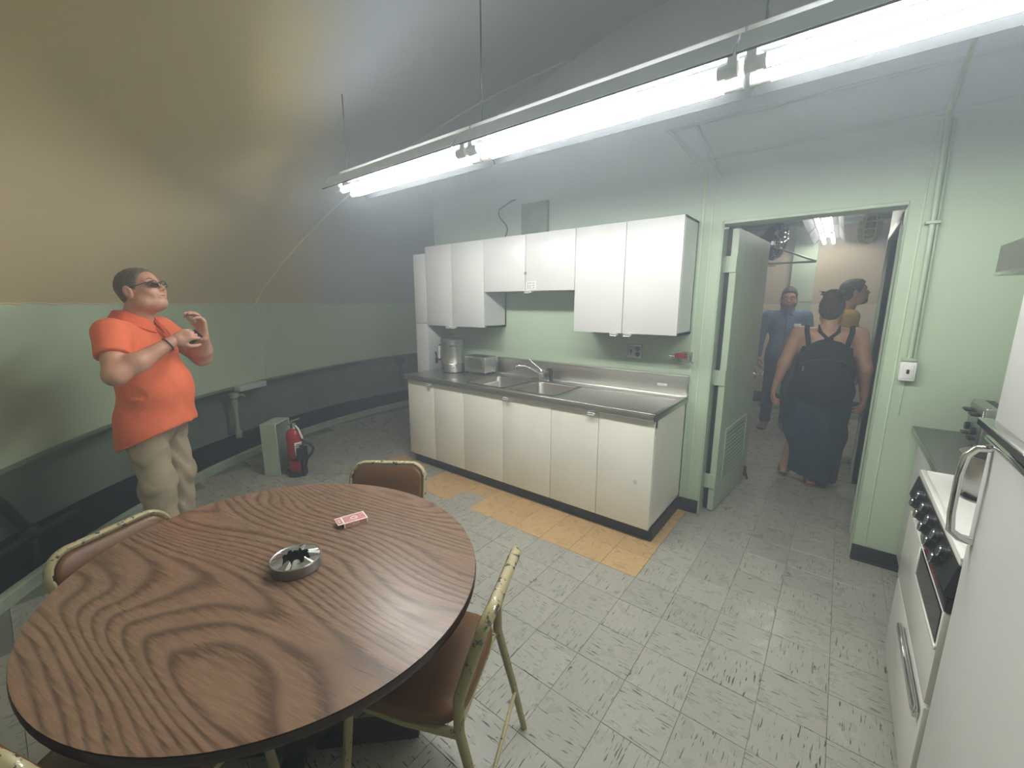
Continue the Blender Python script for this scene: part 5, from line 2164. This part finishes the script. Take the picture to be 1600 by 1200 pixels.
# the backpack
t = thing('backpack', 'black backpack with crossed straps worn over the teal dress', 'backpack', (-.075, 4.22, .82), R(93))
off = wroot.matrix_basis
Ti = t.matrix_basis.inverted() @ off
def bp(b, nm, parent=None, mat='backpack'):
    o = obj_local(b, nm, mat, parent or t)
    o.data.transform(Ti)
    return o
g = SDF((-.42, -.30, .75), (-.02, .30, 1.36), .010)
g.ell((-.205, 0, 1.02), (.10, .200, .235), .03)
g.ell((-.20, 0, 1.16), (.085, .155, .14), .04)
g.ell((-.25, 0, .93), (.085, .185, .15), .04)
g.warp(lambda x, y, z: .003 * np.sin(z * 45 + 6 * np.sin(y * 12)) * np.sin(y * 21))
bag = mesh_obj('bag', [g.mesh()], 'backpack', t)
bag.data.transform(Ti)
b = B()
b.tube([(-.262, -.175, 1.09), (-.298, -.10, 1.135), (-.305, 0, 1.15), (-.298, .10, 1.135), (-.262, .175, 1.09)], .004, 6)
bp(b, 'zip', bag, 'dark_metal')
b = B()
b.box(-.298, .135, 1.04, -.288, .15, 1.085, .002, 1)
bp(b, 'zip_pull', bag, 'chrome')
for s_ in (-1, 1):
    for yy, y2 in ((.15, .12), (.06, -.09)):
        b = B()
        b.tube([(-.17, s_ * y2 if yy > .1 else s_ * -.075, 1.20), (-.125, s_ * (yy + (y2 if yy > .1 else -.07)) / 2, 1.29), (-.085, s_ * yy, 1.355), (-.02, s_ * yy, 1.395), (.05, s_ * yy, 1.37), (.12, s_ * yy, 1.25)], .010, 8, sx=1.9)
        bp(b, 'strap')
b = B()
b.tube([(-.21, -.03, 1.27), (-.215, -.02, 1.315), (-.215, .02, 1.315), (-.21, .03, 1.27)], .008, 8)
bp(b, 'grab_handle')

# ---- man in the blue shirt facing the kitchen
t = person('person in a blue button shirt and dark trousers with glasses, facing the kitchen', (-.54, 6.20), -82, 'skin2', 'hair_dark')
HD = Head((.03, 0, 1.645), yaw=-4, pitch=-4)
shL, shR = (0, .20, 1.44), (0, -.20, 1.44)
elL, elR = (-.02, .26, 1.17), (-.02, -.26, 1.17)
wrL, wrR = (.06, .27, .93), (.06, -.27, .93)
g = SDF((-.25, -.4, .05), (.3, .4, 1.80), .012, [(2, 1.5, 1.8), (1, -.1, .1), (0, -.08, .18)], .006)
def torso2(g, e=0.):
    g.ell((0, 0, 1.28), (.118 + e, .175 + e, .2 + e), .05)
    g.ell((.01, 0, 1.06), (.125 + e, .165 + e, .18 + e), .05)
    g.ell((0, 0, .93), (.12 + e, .165 + e, .13 + e), .05)
    g.cap((0, .165, 1.43), (0, -.165, 1.43), .062 + e, .062 + e, .05)
torso2(g, -.01)
HD.skin(g)
g.cap((-.01, 0, 1.45), HD.p(-.02, 0, -.05), .062, .056, .03)
for sh, el, wr in ((shR, elR, wrR), (shL, elL, wrL)):
    g.chain([sh, el, wr], [.05, .042, .028], .03)
for s_ in (-1, 1):
    g.chain([(0, s_ * .09, .9), (.02, s_ * .10, .48), (0, s_ * .11, .09)], [.08, .055, .04], .03)
hL = hand(wrL, (.2, 0, -.97), (-.3, -.9, 0), 1, (20, 24, 28, 30), .3, h=.0048)
hR = hand(wrR, (.2, 0, -.97), (-.3, .9, 0), -1, (20, 24, 28, 30), .3, h=.0048)
mesh_obj('body', [g.mesh(), hL, hR], 'skin2', t)
HD.eyes(t)
HD.lips(t)
HD.glasses(t, 'ink', z=.006)
HD.hair(t, 'hair_dark', grow=.012, thr=-.004, top_=.010, bump=.007)


def beard(HD, t, mat='beard', e=.004, zc=-.045):
    g = SDF(HD.c - .14, HD.c + .14, .005)
    g.ell(HD.p(.030, 0, -.050), (.066 + e, .060 + e, .074 + e), .02, HD.m)
    g.ell(HD.p(.062, 0, -.095), (.030 + e, .034 + e, .026 + e), .02, HD.m)
    for y in (-1, 1):
        g.ell(HD.p(.010, y * .054, -.066), (.042 + e, .026 + e, .040 + e), .02, HD.m)
    g.cap(HD.p(.094, -.022, -.046), HD.p(.094, .022, -.046), .006, .006, .01)
    g.cut(HD.p(.105, 0, -.0615), (.02, .021, .010), .006, HD.m)
    m_, c_ = HD.m, HD.c

    def fn(x, y, z):
        d = np.stack([x - c_[0], y - c_[1], z - c_[2]], -1) @ m_
        return np.maximum(d[..., 2] - zc + np.clip(d[..., 0] - .02, -.05, .1) * .15, -d[..., 0] - .02)
    g.keep(fn)
    return mesh_obj('beard', [g.mesh()], mat, t)


beard(HD, t)


def shirt(name, mat, tor, sleeves, hem, rs=(.064, .056, .045), fold=.004, neck=1.505):
    g = SDF((-.3, -.42, hem - .05), (.34, .42, 1.56), .011)
    tor(g, .006)
    g.ell((0, 0, hem + .08), (.14, .185, .12), .05)
    for pts in sleeves:
        g.chain(pts, list(rs)[:len(pts)], .03)
    g.warp(folds(fold))
    g.keep(lambda x, y, z: np.maximum(np.where(np.abs(y) < .215, hem - z, -1), np.where(np.abs(y) < .1, z - neck, -1)))
    return mesh_obj(name, [g.mesh()], mat, t)


sh_ = shirt('shirt', 'blue_shirt', torso2, [[shL, elL, tuple(np.array(wrL) * .95 + np.array(elL) * .05)], [shR, elR, tuple(np.array(wrR) * .95 + np.array(elR) * .05)]], .90)
b = B()
b.tube([(.105, 0, 1.47), (.132, 0, 1.36), (.137, 0, 1.2), (.148, 0, 1.05), (.148, 0, .93)], .006, 8, sx=2.2)
obj_local(b, 'placket', 'blue_shirt', sh_)
b = B()
b.box(.118, .07, 1.24, .138, .15, 1.33, .006, 2, Matrix.Translation((-.004, 0, 0)))
obj_local(b, 'pocket', 'blue_shirt', sh_)
b = B()
b.box(.128, .075, 1.31, .142, .145, 1.345, .003, 1)
obj_local(b, 'name_tag', 'paper', sh_)
for s_ in (-1, 1):
    b = B()
    b.tube([(-.07, s_ * .02, 1.535), (-.03, s_ * .068, 1.53), (.05, s_ * .06, 1.505), (.10, s_ * .025, 1.465), (.092, s_ * .06, 1.44)], [.010, .012, .013, .012, .004], 8)
    obj_local(b, 'collar', 'blue_shirt', sh_)


def trousers(mat, wide=.0, top_=.98, fold=.004):
    g = SDF((-.24, -.3, .05), (.26, .3, 1.02), .012)
    g.ell((0, 0, .92), (.13, .178, .14), .05)
    for s_ in (-1, 1):
        g.chain([(0, s_ * .09, .9), (.02, s_ * .10, .48), (0, s_ * .11, .09)], [.095 + wide, .072 + wide, .062 + wide], .03)
    g.warp(lambda x, y, z: fold * np.sin(z * 41 + 9 * np.sin(y * 13) + x * 17))
    g.keep(lambda x, y, z: np.maximum(.08 - z, z - top_))
    return mesh_obj('trousers', [g.mesh()], mat, t)


trousers('charcoal')
for s_ in (-1, 1):
    shoe(t, (-.02, s_ * .11), R(10 * s_), .29, 'boot', 'boot', 'ink', .06)
done(t)

# ---- man in the yellow shirt looking up to the right
t = person('person in a mustard yellow shirt with a short beard, looking up to the right', (.02, 5.36), 14, 'skin2', 'hair_dark')
HD = Head((.05, 0, 1.685), yaw=0, pitch=14)
shL, shR = (0, .20, 1.46), (0, -.20, 1.46)
elL, elR = (-.02, .24, 1.18), (-.03, -.245, 1.18)
wrL, wrR = (.10, .22, .95), (.08, -.23, .95)
g = SDF((-.25, -.4, .05), (.32, .4, 1.84), .012, [(2, 1.52, 1.84), (1, -.1, .1), (0, -.06, .20)], .006)
def torso3(g, e=0.):
    g.ell((0, 0, 1.30), (.118 + e, .172 + e, .2 + e), .05)
    g.ell((.01, 0, 1.07), (.12 + e, .16 + e, .18 + e), .05)
    g.ell((0, 0, .94), (.12 + e, .165 + e, .13 + e), .05)
    g.cap((0, .165, 1.45), (0, -.165, 1.45), .062 + e, .062 + e, .05)
torso3(g, -.01)
HD.skin(g)
g.cap((-.01, 0, 1.46), HD.p(-.02, 0, -.05), .060, .055, .03)
for sh, el, wr in ((shR, elR, wrR), (shL, elL, wrL)):
    g.chain([sh, el, wr], [.05, .042, .028], .03)
for s_ in (-1, 1):
    g.chain([(0, s_ * .09, .9), (.02, s_ * .10, .48), (0, s_ * .11, .09)], [.08, .055, .04], .03)
hL = hand(wrL, (.3, 0, -.95), (-.3, -.9, 0), 1, (20, 24, 28, 30), .3, h=.0048)
hR = hand(wrR, (.3, 0, -.95), (-.3, .9, 0), -1, (20, 24, 28, 30), .3, h=.0048)
mesh_obj('body', [g.mesh(), hL, hR], 'skin2', t)
HD.eyes(t)
HD.lips(t)
HD.hair(t, 'hair_dark', grow=.012, thr=-.004, top_=.010, bump=.004)
beard(HD, t, e=-.002, zc=-.052)
shirt('shirt', 'yellow', torso3, [[shL, tuple(np.array(shL) * .35 + np.array(elL) * .65)], [shR, tuple(np.array(shR) * .35 + np.array(elR) * .65)]], .88, (.066, .064), neck=1.52)
trousers('charcoal')
for s_ in (-1, 1):
    shoe(t, (-.02, s_ * .11), R(6 * s_), .29, 'shoe', 'white_shoe', 'plastic_white')
done(t)
